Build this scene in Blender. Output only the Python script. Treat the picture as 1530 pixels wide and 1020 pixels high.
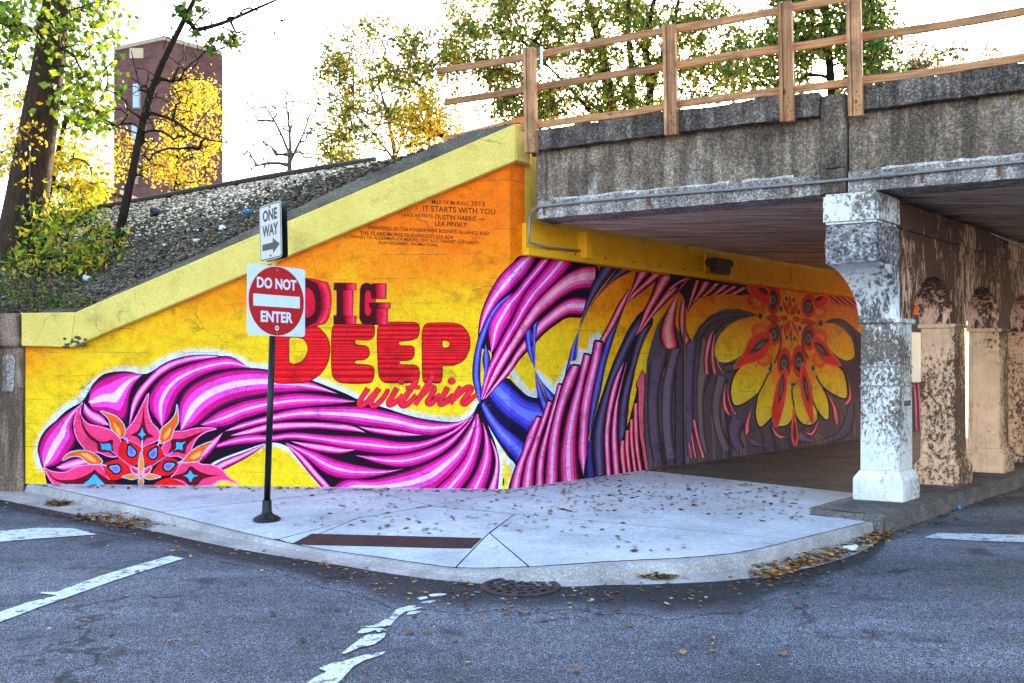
import bpy, bmesh, math, random
import numpy as np
from mathutils import Vector, Matrix
from mathutils.geometry import tessellate_polygon

for o in list(bpy.data.objects): bpy.data.objects.remove(o)
scn = bpy.context.scene
COL = scn.collection
random.seed(7); np.random.seed(7)

# ---------------------------------------------------------------- camera, sky, sun, exposure
FPX, CXP, HZ, CAMZ = 1400.0, 765.0, 545.0, 1.75      # focal length in photo pixels, centre, horizon row, eye height
cam_d = bpy.data.cameras.new('camera'); cam = bpy.data.objects.new('camera', cam_d); COL.objects.link(cam)
cam.location = (0, 0, CAMZ); cam.rotation_euler = (math.radians(90), 0, 0)
cam_d.sensor_width = 36; cam_d.lens = FPX/1530*36; cam_d.shift_y = (HZ-510)/1530
cam_d.clip_start = .05; cam_d.clip_end = 2000
scn.camera = cam

SUN_AZ, SUN_EL = math.radians(18.6), math.radians(16.5)
world = bpy.data.worlds.new('World'); scn.world = world; world.use_nodes = True
wt = world.node_tree; wt.nodes.clear()
wo = wt.nodes.new('ShaderNodeOutputWorld'); wb = wt.nodes.new('ShaderNodeBackground'); sk = wt.nodes.new('ShaderNodeTexSky')
sk.sky_type = 'NISHITA'; sk.sun_disc = False; sk.sun_elevation = SUN_EL; sk.sun_rotation = SUN_AZ
sk.air_density = 1.0; sk.dust_density = 2.5; sk.ozone_density = 1.0
wb.inputs[1].default_value = .15
wt.links.new(sk.outputs[0], wb.inputs[0]); wt.links.new(wb.outputs[0], wo.inputs[0])
sun_d = bpy.data.lights.new('sun', 'SUN'); sun_d.energy = 2.2; sun_d.angle = math.radians(.5); sun_d.color = (1, .86, .66)
sun = bpy.data.objects.new('sun', sun_d); COL.objects.link(sun)
sd = Vector((math.sin(SUN_AZ)*math.cos(SUN_EL), math.cos(SUN_AZ)*math.cos(SUN_EL), math.sin(SUN_EL)))
sun.rotation_euler = sd.to_track_quat('Z', 'Y').to_euler()
vs = scn.view_settings; vs.view_transform = 'Standard'; vs.look = 'None'; vs.exposure = 2.95; vs.gamma = 1; vs.use_curve_mapping = False

cy_ = scn.cycles; cy_.use_adaptive_sampling = True; cy_.adaptive_threshold = .02; cy_.max_bounces = 5; cy_.diffuse_bounces = 4; cy_.glossy_bounces = 2; cy_.transmission_bounces = 2; cy_.caustics_reflective = False; cy_.caustics_refractive = False

# ---------------------------------------------------------------- measuring helpers (photo pixel -> place)
def ray(px, py): return Vector(((px-CXP)/FPX, 1.0, (HZ-py)/FPX))
def onz(px, py, z=0.0):
    r = ray(px, py); t = (z-CAMZ)/r.z
    return Vector((r.x*t, r.y*t, z))
def atd(px, py, Y):
    r = ray(px, py); return Vector((r.x*Y, Y, CAMZ+r.z*Y))
def onpl(px, py, p0, dr):              # vertical plane through p0 along horizontal direction dr
    r = ray(px, py); n = Vector((dr.y, -dr.x, 0)); t = (p0.x*n.x+p0.y*n.y)/(r.x*n.x+r.y*n.y)
    return Vector((r.x*t, r.y*t, CAMZ+r.z*t))

# ---------------------------------------------------------------- object helpers
def tag(o, label=None, cat=None, group=None, kind=None):
    if label: o['label'] = label
    if cat: o['category'] = cat
    if group: o['group'] = group
    if kind: o['kind'] = kind
    return o
def thing(name, label, cat, loc=(0,0,0), group=None):
    o = bpy.data.objects.new(name, None); COL.objects.link(o); o.location = loc; o.empty_display_size = .2
    return tag(o, label, cat, group)
def link(name, me, mat, parent=None, smooth=False):
    o = bpy.data.objects.new(name, me); COL.objects.link(o)
    if mat is not None and len(me.materials) == 0: me.materials.append(mat)
    if smooth: me.polygons.foreach_set('use_smooth', [True]*len(me.polygons))
    if parent is not None:
        o.parent = parent
        off = Vector(); p = parent
        while p is not None: off += p.location; p = p.parent
        o.location = -off                      # meshes carry place coordinates
    return o
def pyd(name, vs_, fs, mat, parent=None, smooth=False):
    me = bpy.data.meshes.new(name); me.from_pydata([tuple(v) for v in vs_], [], fs); me.validate(); me.update()
    return link(name, me, mat, parent, smooth)
def bmo(name, bm, mat, parent=None, smooth=False, recalc=True):
    if recalc: bmesh.ops.recalc_face_normals(bm, faces=bm.faces[:])
    me = bpy.data.meshes.new(name); bm.to_mesh(me); bm.free()
    return link(name, me, mat, parent, smooth)
def hexa(bm, c):                               # 8 corners: bottom 4, top 4
    v = [bm.verts.new(p) for p in c]
    for f in ((3,2,1,0),(4,5,6,7),(0,1,5,4),(1,2,6,5),(2,3,7,6),(3,0,4,7)): bm.faces.new([v[i] for i in f])
    return v
def obox(bm, o, a, b, c):                      # box from corner o with edge vectors a, b, c
    o, a, b, c = Vector(o), Vector(a), Vector(b), Vector(c)
    return hexa(bm, [o, o+a, o+a+b, o+b, o+c, o+a+c, o+a+b+c, o+b+c])
def bevel(bm, w, seg=1):
    bmesh.ops.bevel(bm, geom=bm.edges[:], offset=w, segments=seg, affect='EDGES', clamp_overlap=True)
def prism(bm, pts, ext):                       # polygon (3d points) swept along ext
    ext = Vector(ext); n = len(pts)
    a = [bm.verts.new(p) for p in pts]; b = [bm.verts.new(Vector(p)+ext) for p in pts]
    tri = tessellate_polygon([[Vector(p) for p in pts]])
    for t in tri:
        bm.faces.new([a[i] for i in t]); bm.faces.new([b[i] for i in reversed(t)])
    for i in range(n):
        j = (i+1) % n; bm.faces.new((a[i], a[j], b[j], b[i]))
def tube(V, F, pts, rad, n=6, cap=True):       # appends a tapered tube to lists V, F
    base = len(V); m = len(pts)
    up = Vector((.31, .17, .93))
    for i, p in enumerate(pts):
        p = Vector(p)
        t = (Vector(pts[min(i+1, m-1)])-Vector(pts[max(i-1, 0)])).normalized()
        a = t.cross(up)
        if a.length < .05: a = t.cross(Vector((1, 0, 0)))
        a.normalize(); b = t.cross(a)
        r = rad[i] if hasattr(rad, '__len__') else rad
        for k in range(n):
            an = 2*math.pi*k/n; V.append(p+a*(r*math.cos(an))+b*(r*math.sin(an)))
    for i in range(m-1):
        for k in range(n):
            k2 = (k+1) % n; F.append((base+i*n+k, base+i*n+k2, base+(i+1)*n+k2, base+(i+1)*n+k))
    if cap:
        F.append(tuple(base+k for k in reversed(range(n)))); F.append(tuple(base+(m-1)*n+k for k in range(n)))
def lathe(prof, c, n=16):
    V, F = [], []
    for r, z in prof:
        for k in range(n):
            a = 2*math.pi*k/n; V.append(Vector((c[0]+r*math.cos(a), c[1]+r*math.sin(a), c[2]+z)))
    for i in range(len(prof)-1):
        for k in range(n):
            k2 = (k+1) % n; F.append((i*n+k, i*n+k2, (i+1)*n+k2, (i+1)*n+k))
    F.append(tuple(reversed(range(n)))); F.append(tuple(range((len(prof)-1)*n, len(prof)*n)))
    return V, F
def smooth_pts(p, n=24, closed=False):         # Catmull-Rom through p, resampled by arc length
    P = np.array(p, float)
    if closed: Q = np.vstack([P[-1], P, P[0], P[1]])
    else: Q = np.vstack([2*P[0]-P[1], P, 2*P[-1]-P[-2]])
    out = []
    for i in range(1, len(Q)-2):
        t = np.linspace(0, 1, 12, endpoint=False)[:, None]
        p0, p1, p2, p3 = Q[i-1], Q[i], Q[i+1], Q[i+2]
        out.append(.5*((2*p1)+(-p0+p2)*t+(2*p0-5*p1+4*p2-p3)*t*t+(-p0+3*p1-3*p2+p3)*t**3))
    out = np.vstack(out+[Q[-2][None]])
    L = np.r_[0, np.cumsum(np.linalg.norm(np.diff(out, axis=0), axis=1))]
    s = np.linspace(0, L[-1], n)
    r = np.stack([np.interp(s, L, out[:, k]) for k in range(out.shape[1])], 1)
    return r[:-1] if closed else r

# ---------------------------------------------------------------- material helpers
class NT:
    def __init__(s, name, rough=.8, spec=.3):
        s.m = bpy.data.materials.new(name); s.m.use_nodes = True; s.t = s.m.node_tree; s.t.nodes.clear()
        s.out = s.n('ShaderNodeOutputMaterial'); s.b = s.n('ShaderNodeBsdfPrincipled')
        s.b.inputs['Roughness'].default_value = rough; s.b.inputs['Specular IOR Level'].default_value = spec
        s.l(s.b.outputs[0], s.out.inputs[0]); s.tc = None
    def n(s, ty, **k):
        nd = s.t.nodes.new(ty)
        for a, v in k.items(): setattr(nd, a, v)
        return nd
    def l(s, a, b): s.t.links.new(a, b)
    def co(s, scale=(1,1,1), rot=(0,0,0), loc=(0,0,0)):
        if s.tc is None: s.tc = s.n('ShaderNodeNewGeometry')
        mp = s.n('ShaderNodeMapping'); mp.inputs['Scale'].default_value = scale; mp.inputs['Rotation'].default_value = rot
        mp.inputs['Location'].default_value = loc
        s.l(s.tc.outputs['Position'], mp.inputs['Vector']); return mp.outputs[0]
    def noise(s, scale, detail=4, rough=.6, vec=None, dist=0.0):
        nd = s.n('ShaderNodeTexNoise'); nd.inputs['Scale'].default_value = scale; nd.inputs['Detail'].default_value = detail
        nd.inputs['Roughness'].default_value = rough; nd.inputs['Distortion'].default_value = dist
        s.l(vec if vec is not None else s.co(), nd.inputs['Vector']); return nd.outputs['Fac']
    def voro(s, scale, feature='F1', vec=None, out='Distance'):
        nd = s.n('ShaderNodeTexVoronoi', feature=feature); nd.inputs['Scale'].default_value = scale
        s.l(vec if vec is not None else s.co(), nd.inputs['Vector']); return nd.outputs[out]
    def ramp(s, fac, stops, interp='LINEAR'):
        nd = s.n('ShaderNodeValToRGB'); cr = nd.color_ramp; cr.interpolation = interp
        while len(cr.elements) < len(stops): cr.elements.new(.5)
        for e, (p, c) in zip(cr.elements, stops):
            e.position = p; e.color = (c, c, c, 1) if not hasattr(c, '__len__') else (*c[:3], 1)
        s.l(fac, nd.inputs[0]); return nd.outputs[0]
    def mix(s, fac, a, b, mode='MIX'):
        nd = s.n('ShaderNodeMix', data_type='RGBA', blend_type=mode, clamp_result=False)
        for i, v in ((0, fac), (6, a), (7, b)):
            if isinstance(v, (int, float)): nd.inputs[i].default_value = v if i == 0 else (v, v, v, 1)
            elif hasattr(v, '__len__'): nd.inputs[i].default_value = (*v[:3], 1)
            else: s.l(v, nd.inputs[i])
        return nd.outputs[2]
    def math(s, op, a, b=0.0):
        nd = s.n('ShaderNodeMath', operation=op)
        for i, v in ((0, a), (1, b)):
            if isinstance(v, (int, float)): nd.inputs[i].default_value = v
            else: s.l(v, nd.inputs[i])
        return nd.outputs[0]
    def sep(s, vec):
        nd = s.n('ShaderNodeSeparateXYZ'); s.l(vec, nd.inputs[0]); return nd.outputs
    def pos(s):
        s.co(); return s.sep(s.tc.outputs['Position'])
    def maprange(s, v, a, b, c=0.0, d=1.0):
        nd = s.n('ShaderNodeMapRange'); s.l(v, nd.inputs[0])
        for i, x in enumerate((a, b, c, d)): nd.inputs[i+1].default_value = x
        return nd.outputs[0]
    def bump(s, h, strength=.4, dist=.01, prev=None):
        nd = s.n('ShaderNodeBump'); nd.inputs['Strength'].default_value = strength; nd.inputs['Distance'].default_value = dist
        s.l(h, nd.inputs['Height'])
        if prev is not None: s.l(prev, nd.inputs['Normal'])
        return nd.outputs[0]
    def done(s, col, nrm=None, rough=None):
        if hasattr(col, '__len__'): s.b.inputs['Base Color'].default_value = (*col[:3], 1)
        else: s.l(col, s.b.inputs['Base Color'])
        if nrm is not None: s.l(nrm, s.b.inputs['Normal'])
        if rough is not None: s.l(rough, s.b.inputs['Roughness'])
        return s.m
M = {}
def plain(name, c, rough=.6, metal=0.0, var=.15, scale=9):
    k = NT(name, rough); k.b.inputs['Metallic'].default_value = metal
    n = k.noise(scale, 5)
    v = k.ramp(n, [(.3, 1-var), (.7, 1+var)])
    M[name] = k.done(k.mix(1.0, c, v, 'MULTIPLY'), k.bump(k.noise(scale*9, 3), .15, .004)); return M[name]

# asphalt: bluish-grey stones in dark binder, worn patches, fine cracks
def asphalt(name, lo, hi, mid, blend=False):
    k = NT(name, .78, .3)
    v = k.voro(190, 'F1', out='Color'); vg = k.sep(v)[0]
    sp = k.ramp(vg, [(0, lo), (.5, mid), (.86, hi), (1, [min(1, x*2.0) for x in hi])])
    big = k.ramp(k.noise(.55, 5, .65), [(.3, .5), (.5, 1.0), (.7, 1.28)])
    lane = k.ramp(k.noise(1, 4, .55, k.co((.12, .9, 1), rot=(0, 0, math.radians(14)))), [(.35, .66), (.65, 1.28)])   # tyre-polished lanes
    med = k.ramp(k.noise(9, 4, .7), [(.3, .72), (.7, 1.22)])
    c = k.mix(1, k.mix(1, k.mix(1, sp, big, 'MULTIPLY'), med, 'MULTIPLY'), lane, 'MULTIPLY')
    oil = k.ramp(k.noise(1.9, 3, .5), [(.30, .42), (.40, 1)])
    c = k.mix(1, c, oil, 'MULTIPLY')
    w = k.n('ShaderNodeTexVoronoi', feature='DISTANCE_TO_EDGE'); w.inputs['Scale'].default_value = .33
    nz = k.n('ShaderNodeTexNoise'); nz.inputs['Scale'].default_value = 1.8; nz.inputs['Detail'].default_value = 3; k.l(k.co(), nz.inputs['Vector'])
    va = k.n('ShaderNodeVectorMath', operation='MULTIPLY_ADD'); k.l(nz.outputs['Color'], va.inputs[0]); va.inputs[1].default_value = (.9, .9, .9); k.l(k.co(), va.inputs[2])
    k.l(va.outputs[0], w.inputs['Vector'])
    crack = k.ramp(w.outputs['Distance'], [(0, .25), (.0045, .45), (.007, 1)])
    keep = k.ramp(k.noise(.5, 2), [(.47, 1.0), (.56, 0.0)])
    c = k.mix(1, c, k.mix(keep, crack, 1.0), 'MULTIPLY')
    if blend: c = k.mix(1, c, k.n('ShaderNodeVertexColor', layer_name='Col').outputs[0], 'MULTIPLY')
    nr = k.bump(vg, .6, .005)
    return k.done(c, nr)
AS = ((.008,.009,.012), (.22,.24,.285), (.044,.050,.064))
M['asphalt'] = asphalt('asphalt', *AS); M['asphalt_seal'] = asphalt('asphalt_seal', *AS, blend=True)

def concrete(name, base, dark, speck=.25, stain=.5, scale=1.0, vert=False, spk_scale=90, bumpd=.006):
    k = NT(name, .88, .2)
    big = k.noise(1.3*scale, 5, .65)
    c = k.mix(k.ramp(big, [(.35, 0), (.68, 1)]), dark, base)
    if vert:
        st = k.noise(1, 4, .7, k.co((5*scale, 5*scale, .55*scale)))
        c = k.mix(k.ramp(st, [(.42, stain), (.62, 0)]), c, [x*.28 for x in dark])
    if name == 'fascia':
        lm = k.noise(1, 3, .6, k.co((2.3, 2.3, .35), loc=(3.1, 1.7, 0)))
        c = k.mix(k.ramp(lm, [(.62, 0), (.74, .75)]), c, (.52,.48,.46))
    sp = k.voro(spk_scale, out='Color'); s0 = k.sep(sp)[0]
    c = k.mix(1, c, k.ramp(s0, [(0, 1-speck*1.4), (.6, 1), (1, 1+speck*2.2)]), 'MULTIPLY')
    if name == 'sidewalk':
        c = k.mix(k.ramp(k.noise(.9, 5, .7, k.co((1, 1, 1), loc=(7, 3, 0))), [(.32, .5), (.47, 0)]), c, (.24,.235,.24))
        c = k.mix(k.ramp(k.voro(2.6), [(.0, .7), (.035, .6), (.05, 0)]), c, (.10,.10,.10))
        c = k.mix(k.ramp(k.noise(6, 4, .75), [(.28, .5), (.40, 0)]), c, (.20,.19,.18))
    fine = k.noise(26*scale, 4, .75)
    c = k.mix(1, c, k.ramp(fine, [(.3, 1-speck), (.7, 1+speck)]), 'MULTIPLY')
    nr = k.bump(fine, .55, bumpd)
    M[name] = k.done(c, nr); return M[name]
concrete('sidewalk', (.60,.615,.655), (.42,.43,.465), .16, .3, .55, bumpd=.003, spk_scale=160)
concrete('kerb', (.47,.43,.41), (.27,.24,.225), .16, .4, 1.5, bumpd=.004)
concrete('joint', (.03,.028,.026), (.015,.015,.015), .2)
concrete('fascia', (.42,.30,.215), (.14,.095,.068), .32, .7, .9, vert=True, spk_scale=60, bumpd=.012)
concrete('cornice', (.25,.19,.15), (.075,.056,.045), .40, .7, 1.6, vert=True, spk_scale=60, bumpd=.02)
concrete('ledge', (.50,.43,.38), (.25,.20,.175), .38, .6, 1.4, vert=True, spk_scale=60, bumpd=.014)
concrete('efflorescence', (.62,.58,.54), (.36,.31,.28), .3, .3, 3, spk_scale=70, bumpd=.01)
concrete('coping_top', (.15,.12,.085), (.065,.052,.038), .30, .5, 1.6)
concrete('brown_concrete', (.33,.215,.15), (.16,.10,.07), .28, .7, 1.4, vert=True)
concrete('rough_stone', (.40,.36,.35), (.11,.09,.09), .5, .4, 7, spk_scale=40, bumpd=.03)
concrete('plinth', (.20,.17,.155), (.08,.068,.062), .3, .5, 1.8)
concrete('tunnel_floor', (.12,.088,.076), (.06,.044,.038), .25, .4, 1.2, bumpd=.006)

# soffit: dark boards marks running along the deck edge
k = NT('soffit', .9, .15)
st = k.noise(1, 6, .78, k.co((.8, 7, 7), rot=(0, 0, math.radians(29))))
c = k.ramp(st, [(.30, (.05,.034,.026)), (.44, (.38,.27,.20)), (.55, (.74,.58,.46)), (.70, (.86,.74,.62))])
c = k.mix(k.ramp(k.noise(.6, 4), [(.4, 0), (.7, .6)]), c, (.34,.24,.20))
M['soffit'] = k.done(c, k.bump(st, .5, .02))

# peeling paint: paint over grey-brown concrete, flaked off where noise says
def peel(name, paint, under, thr, vert=1.0, sc=7.0, side=.0):
    k = NT(name, .78, .25)
    fine = k.noise(1, 6, .80, k.co((sc*1.6, sc*1.6, sc*1.6/vert)), .4)
    fl = k.noise(1, 3, .5, k.co((1.1, 1.1, .7)), .3)
    f2 = k.math('ADD', k.math('MULTIPLY', fine, .72), k.math('MULTIPLY', fl, .55))
    if side:                                                # road side peeled barer and darker, its shade put into the colour
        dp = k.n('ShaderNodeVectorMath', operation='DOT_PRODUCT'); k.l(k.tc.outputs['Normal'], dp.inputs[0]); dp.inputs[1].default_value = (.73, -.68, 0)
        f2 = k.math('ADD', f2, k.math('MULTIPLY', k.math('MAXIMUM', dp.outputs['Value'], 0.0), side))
    mask = k.ramp(f2, [(thr, 0), (thr+.03, 1)])
    soft = k.ramp(f2, [(thr-.08, 0), (thr, .26)])           # thin, worn-through paint round the bare patches
    u = k.mix(k.ramp(k.noise(30, 4), [(.3, 0), (.7, 1)]), [x*.5 for x in under], [x*1.6 for x in under])
    drip = k.noise(1, 4, .7, k.co((9, 9, .7)))
    p = k.mix(1, paint, k.ramp(k.noise(3, 5, .7), [(.3, .75), (.7, 1.08)]), 'MULTIPLY')
    p = k.mix(k.ramp(drip, [(.33, .4), (.46, 0)]), p, [x*1.6 for x in under])
    p = k.mix(soft, p, [x*2.2 for x in under])
    c = k.mix(mask, p, u)
    inv = k.math('SUBTRACT', 1.0, mask)
    M[name] = k.done(c, k.bump(inv, .6, .006)); return M[name]
peel('pier_white', (.84,.80,.77), (.14,.105,.08), .655, 1.5, 18, .02)
peel('pier_warm_lit', (.96,.56,.34), (.11,.050,.028), .700, 1.4, 14, .075)  # paint tinted peach to carry the warm bounce light on the piers
peel('arcade_warm_lit', (.95,.54,.36), (.085,.038,.024), .605, 4.0, 10.0, .02)  # the same warm light tinted into the arcade wall paint
peel('corbel_white', (.84,.80,.79), (.11,.09,.085), .672, 3.2, 11)
peel('cap_white', (.86,.81,.76), (.16,.12,.095), .695, 1.3, 12)

# raw timber
k = NT('timber', .7, .25)
g = k.noise(1, 6, .75, k.co((2.2, 2.2, 40))); g2 = k.noise(2.2, 3)
c = k.ramp(g, [(.32, (.17,.065,.025)), (.5, (.46,.20,.08)), (.7, (.64,.33,.15))])
c = k.mix(k.ramp(g2, [(.4, 0), (.75, .35)]), c, (.34,.15,.06)); kn = k.voro(3.2, vec=k.co((1, 1, 1.7)))
c = k.mix(k.ramp(kn, [(0, .95), (.07, .85), (.11, 0)]), c, (.12,.05,.025))
oi = k.n('ShaderNodeObjectInfo'); c = k.mix(1, c, k.ramp(oi.outputs['Random'], [(0, (.72,.66,.60)), (.5, (1,1,1)), (1, (1.15,1.1,1.05))]), 'MULTIPLY'); c = k.mix(k.ramp(k.noise(1.7, 4, .7), [(.32, .6), (.5, 0)]), c, (.10,.06,.04))
M['timber'] = k.done(c, k.bump(g, .3, .004))
k = NT('timber_post', .7, .25)
g = k.noise(1, 6, .75, k.co((42, 42, 1.4))); c = k.ramp(g, [(.32, (.20,.08,.03)), (.5, (.50,.23,.10)), (.7, (.68,.37,.19))])
kn = k.voro(3.0, vec=k.co((1.4, 1.4, 1))); c = k.mix(k.ramp(kn, [(0, .95), (.08, .85), (.12, 0)]), c, (.13,.05,.025))
oi = k.n('ShaderNodeObjectInfo'); c = k.mix(1, c, k.ramp(oi.outputs['Random'], [(0, (.72,.66,.60)), (.5, (1,1,1)), (1, (1.15,1.1,1.05))]), 'MULTIPLY'); c = k.mix(k.ramp(k.noise(2.3, 4, .7), [(.32, .6), (.5, 0)]), c, (.10,.06,.04))
M['timber_post'] = k.done(c, k.bump(g, .3, .004))

plain('galvanised', (.24,.22,.21), .55, .3)
plain('rust', (.16,.06,.03), .85)
plain('black_metal', (.004,.0045,.006), .35, .0, .3)
plain('white_paint', (.80,.82,.82), .5, 0, .06)
plain('sign_white', (.66,.74,.86), .35, 0, .04)
plain('board_white', (.58,.76,.98), .4, 0, .04)
plain('sign_cream', (.55,.49,.45), .4, 0, .05)
plain('sign_red', (.50,.012,.014), .35, 0, .10)
plain('sign_black', (.012,.010,.010), .4)
plain('sign_grey', (.22,.22,.23), .5, .5)
plain('orange_steel', (.62,.27,.04), .5)
plain('iron', (.05,.045,.045), .6, .6, .4)
plain('brick_red_pad', (.060,.024,.022), .7, 0, .25)
plain('lamp_brown', (.07,.045,.04), .6, .3)
plain('steel_rail', (.05,.034,.028), .6, .4, .3)
plain('sleeper', (.045,.032,.026), .9)
plain('plastic_blue', (.05,.22,.62), .35)
plain('plastic_white', (.72,.74,.78), .4)
plain('plastic_dark', (.03,.03,.035), .4)

# worn road paint
k = NT('road_paint', .7, .3)
w = k.noise(9, 6, .75)
c = k.mix(k.ramp(w, [(.40, 1), (.47, 0)]), (.66,.72,.74), (.12,.13,.15))
c = k.mix(k.ramp(k.noise(60, 3, .7), [(.38, .85), (.45, 0)]), c, (.09,.10,.12))
c = k.mix(1, c, k.ramp(k.voro(170, out='Color'), [(0, .7), (1, 1.15)]), 'MULTIPLY')
M['road_paint'] = k.done(c, k.bump(k.noise(90, 2), .4, .003))

# brick tower
k = NT('tower_brick', .85, .2)
bt = k.n('ShaderNodeTexBrick'); bt.inputs['Scale'].default_value = 1; bt.inputs['Brick Width'].default_value = .6; bt.inputs['Row Height'].default_value = .25
bt.inputs['Color1'].default_value = (.15,.062,.050,1); bt.inputs['Color2'].default_value = (.10,.040,.034,1); bt.inputs['Mortar'].default_value = (.10,.06,.06,1)
bt.inputs['Mortar Size'].default_value = .03
sx = k.sep(k.co()); cb = k.n('ShaderNodeCombineXYZ'); k.l(k.math('ADD', sx[0], sx[1]), cb.inputs[0]); k.l(sx[2], cb.inputs[1]); k.l(cb.outputs[0], bt.inputs['Vector'])
c = k.mix(1, bt.outputs['Color'], k.ramp(k.noise(.5, 6, .7), [(.3, .6), (.7, 1.35)]), 'MULTIPLY')
M['tower_brick'] = k.done(c, k.bump(bt.outputs['Fac'], .3, .02))
plain('tower_trim', (.33,.27,.20), .8); plain('tower_glass', (.30,.42,.55), .15, 0, .1); plain('tower_beige', (.45,.36,.22), .8)

# bark and leaves
def bark(name, a, b):
    k = NT(name, .9, .15)
    g = k.noise(1, 8, .75, k.co((16, 16, 3.5)), .6)
    M[name] = k.done(k.ramp(g, [(.3, a), (.7, b)]), k.bump(g, .9, .03)); return M[name]
bark('bark_dark', (.005,.003,.0025), (.040,.026,.018)); bark('bark_brown', (.008,.005,.003), (.085,.048,.028)); bark('bark_grey', (.04,.034,.03), (.20,.17,.14))
def leafmat(name, trans=.5):
    k = NT(name, .5, .25)
    at = k.n('ShaderNodeVertexColor', layer_name='Col')
    k.l(at.outputs[0], k.b.inputs['Base Color'])
    tr = k.n('ShaderNodeBsdfTranslucent'); k.l(k.mix(1, at.outputs[0], (1.5,1.35,.8), 'MULTIPLY'), tr.inputs['Color'])
    ms = k.n('ShaderNodeMixShader'); ms.inputs[0].default_value = trans
    k.l(k.b.outputs[0], ms.inputs[1]); k.l(tr.outputs[0], ms.inputs[2]); k.l(ms.outputs[0], k.out.inputs[0])
    M[name] = k.m; return k.m
leafmat('leaf', .24); leafmat('leaf_yellow', .34); leafmat('litter', .05)
k = NT('gravel_bed', .95, .1)
v = k.voro(26, out='Color'); c = k.ramp(k.sep(v)[0], [(0, (.018,.013,.009)), (.6, (.085,.063,.043)), (1, (.26,.20,.14))])
M['gravel_bed'] = k.done(c, k.bump(k.voro(26), .9, .04))
k = NT('stone', .9, .15); at = k.n('ShaderNodeVertexColor', layer_name='Col'); M['stone'] = k.done(at.outputs[0])
k = NT('soil', .95, .1); n = k.noise(9, 7, .7); M['soil'] = k.done(k.ramp(n, [(.3, (.02,.015,.01)), (.7, (.10,.075,.05))]), k.bump(n, .8, .04))
# ---------------------------------------------------------------- mural paint (one wall paint; painted colours come from the shapes laid on the wall)
SW = .12                                                   # pavement level at the walls
D = Vector((2060-CXP, FPX, 0)).normalized()                # along the underpass
G_ = Vector((.876, -.482, 0)).normalized()                 # along the bridge edge, to the right
wL, wR, tS = onz(38, 722, SW), onz(762, 730.5, SW), onz(784, 727.5, SW)
WD = (wR-wL).normalized(); CD = (tS-wR).normalized()
WN = Vector((WD.y, -WD.x, 0)); CN = Vector((CD.y, -CD.x, 0)); TN = Vector((D.y, -D.x, 0))   # facing the camera
UPV = Vector((0, 0, 1))
def on_wall(px, py, lay=0):
    off = .0008+lay*.0005
    if px <= 762: return onpl(px, py, wL, WD)+WN*off
    if px <= 784: return onpl(px, py, wR, CD)+CN*off
    return onpl(px, py, tS, D)+TN*off

def mural_mat(name, painted):
    k = NT(name, .7, .12)
    x, y, z = k.pos()
    cl = k.noise(1.1, 4, .62, k.co((1, 1, 1.5)))
    zz = k.math('ADD', z, k.math('MULTIPLY', k.math('SUBTRACT', cl, .5), 1.9))
    f = k.maprange(zz, 1.75, 3.55)
    left = k.math('MULTIPLY', k.maprange(x, -5.3, -6.7), k.maprange(zz, 1.2, 2.0))
    tun = k.math('MULTIPLY', k.maprange(x, .2, .7), k.maprange(zz, 1.6, 3.2))
    f = k.math('MAXIMUM', f, k.math('MULTIPLY', left, .62)); f = k.math('MAXIMUM', f, tun)
    c = k.ramp(f, [(0, (.96,.60,.012)), (.30, (.95,.47,.008)), (.62, (.94,.27,.004)), (1, (.93,.165,.003))])
    if painted:
        at = k.n('ShaderNodeVertexColor', layer_name='Col')
        c = k.mix(at.outputs[1], c, at.outputs[0])
    dirt = k.noise(2.3, 5, .72, k.co((1, 1, 1.4)))
    c = k.mix(k.ramp(dirt, [(.32, .6), (.47, 0)]), c, k.mix(1, c, (.48,.38,.38), 'MULTIPLY'))
    fine = k.noise(55, 3, .8)
    c = k.mix(1, c, k.ramp(fine, [(.28, .55), (.5, 1), (.75, 1.16)]), 'MULTIPLY')
    c = k.mix(1, c, k.ramp(k.noise(8, 4, .7), [(.3, .80), (.5, 1), (.7, 1.10)]), 'MULTIPLY')
    spots = k.noise(22, 3, .6)
    c = k.mix(k.ramp(spots, [(.22, .6), (.27, 0)]), c, (.05,.035,.03))
    # board-form lines of the old concrete
    w = k.math('FRACT', k.math('ADD', k.math('MULTIPLY', z, 3.1), k.math('MULTIPLY', k.noise(.8, 2), .10)))
    line = k.ramp(w, [(0, 0), (.015, 0), (.03, 1), (1, 1)])
    gate = k.ramp(k.noise(1.4, 3), [(.46, 0), (.6, 1)])
    c = k.mix(k.math('MULTIPLY', k.math('SUBTRACT', 1.0, line), k.math('MULTIPLY', gate, .7)), c, (.05,.03,.03))
    # hairline cracks
    vv = k.n('ShaderNodeTexVoronoi', feature='DISTANCE_TO_EDGE'); vv.inputs['Scale'].default_value = .6
    nz = k.n('ShaderNodeTexNoise'); nz.inputs['Scale'].default_value = 2.5; nz.inputs['Detail'].default_value = 3; k.l(k.co(), nz.inputs['Vector'])
    va = k.n('ShaderNodeVectorMath', operation='MULTIPLY_ADD'); k.l(nz.outputs['Color'], va.inputs[0]); va.inputs[1].default_value = (.5,.5,.5); k.l(k.co(), va.inputs[2]); k.l(va.outputs[0], vv.inputs['Vector'])
    cr = k.math('MULTIPLY', k.ramp(vv.outputs['Distance'], [(0, .7), (.004, 0)]), k.ramp(k.noise(.9, 2), [(.5, 0), (.58, 1)]))
    c = k.mix(cr, c, (.04,.03,.025))
    nr = k.bump(fine, .4, .005)
    return k.done(c, nr)
M['mural_wall'] = mural_mat('mural_wall', False)
M['mural_paint'] = mural_mat('mural_paint', True)
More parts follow.
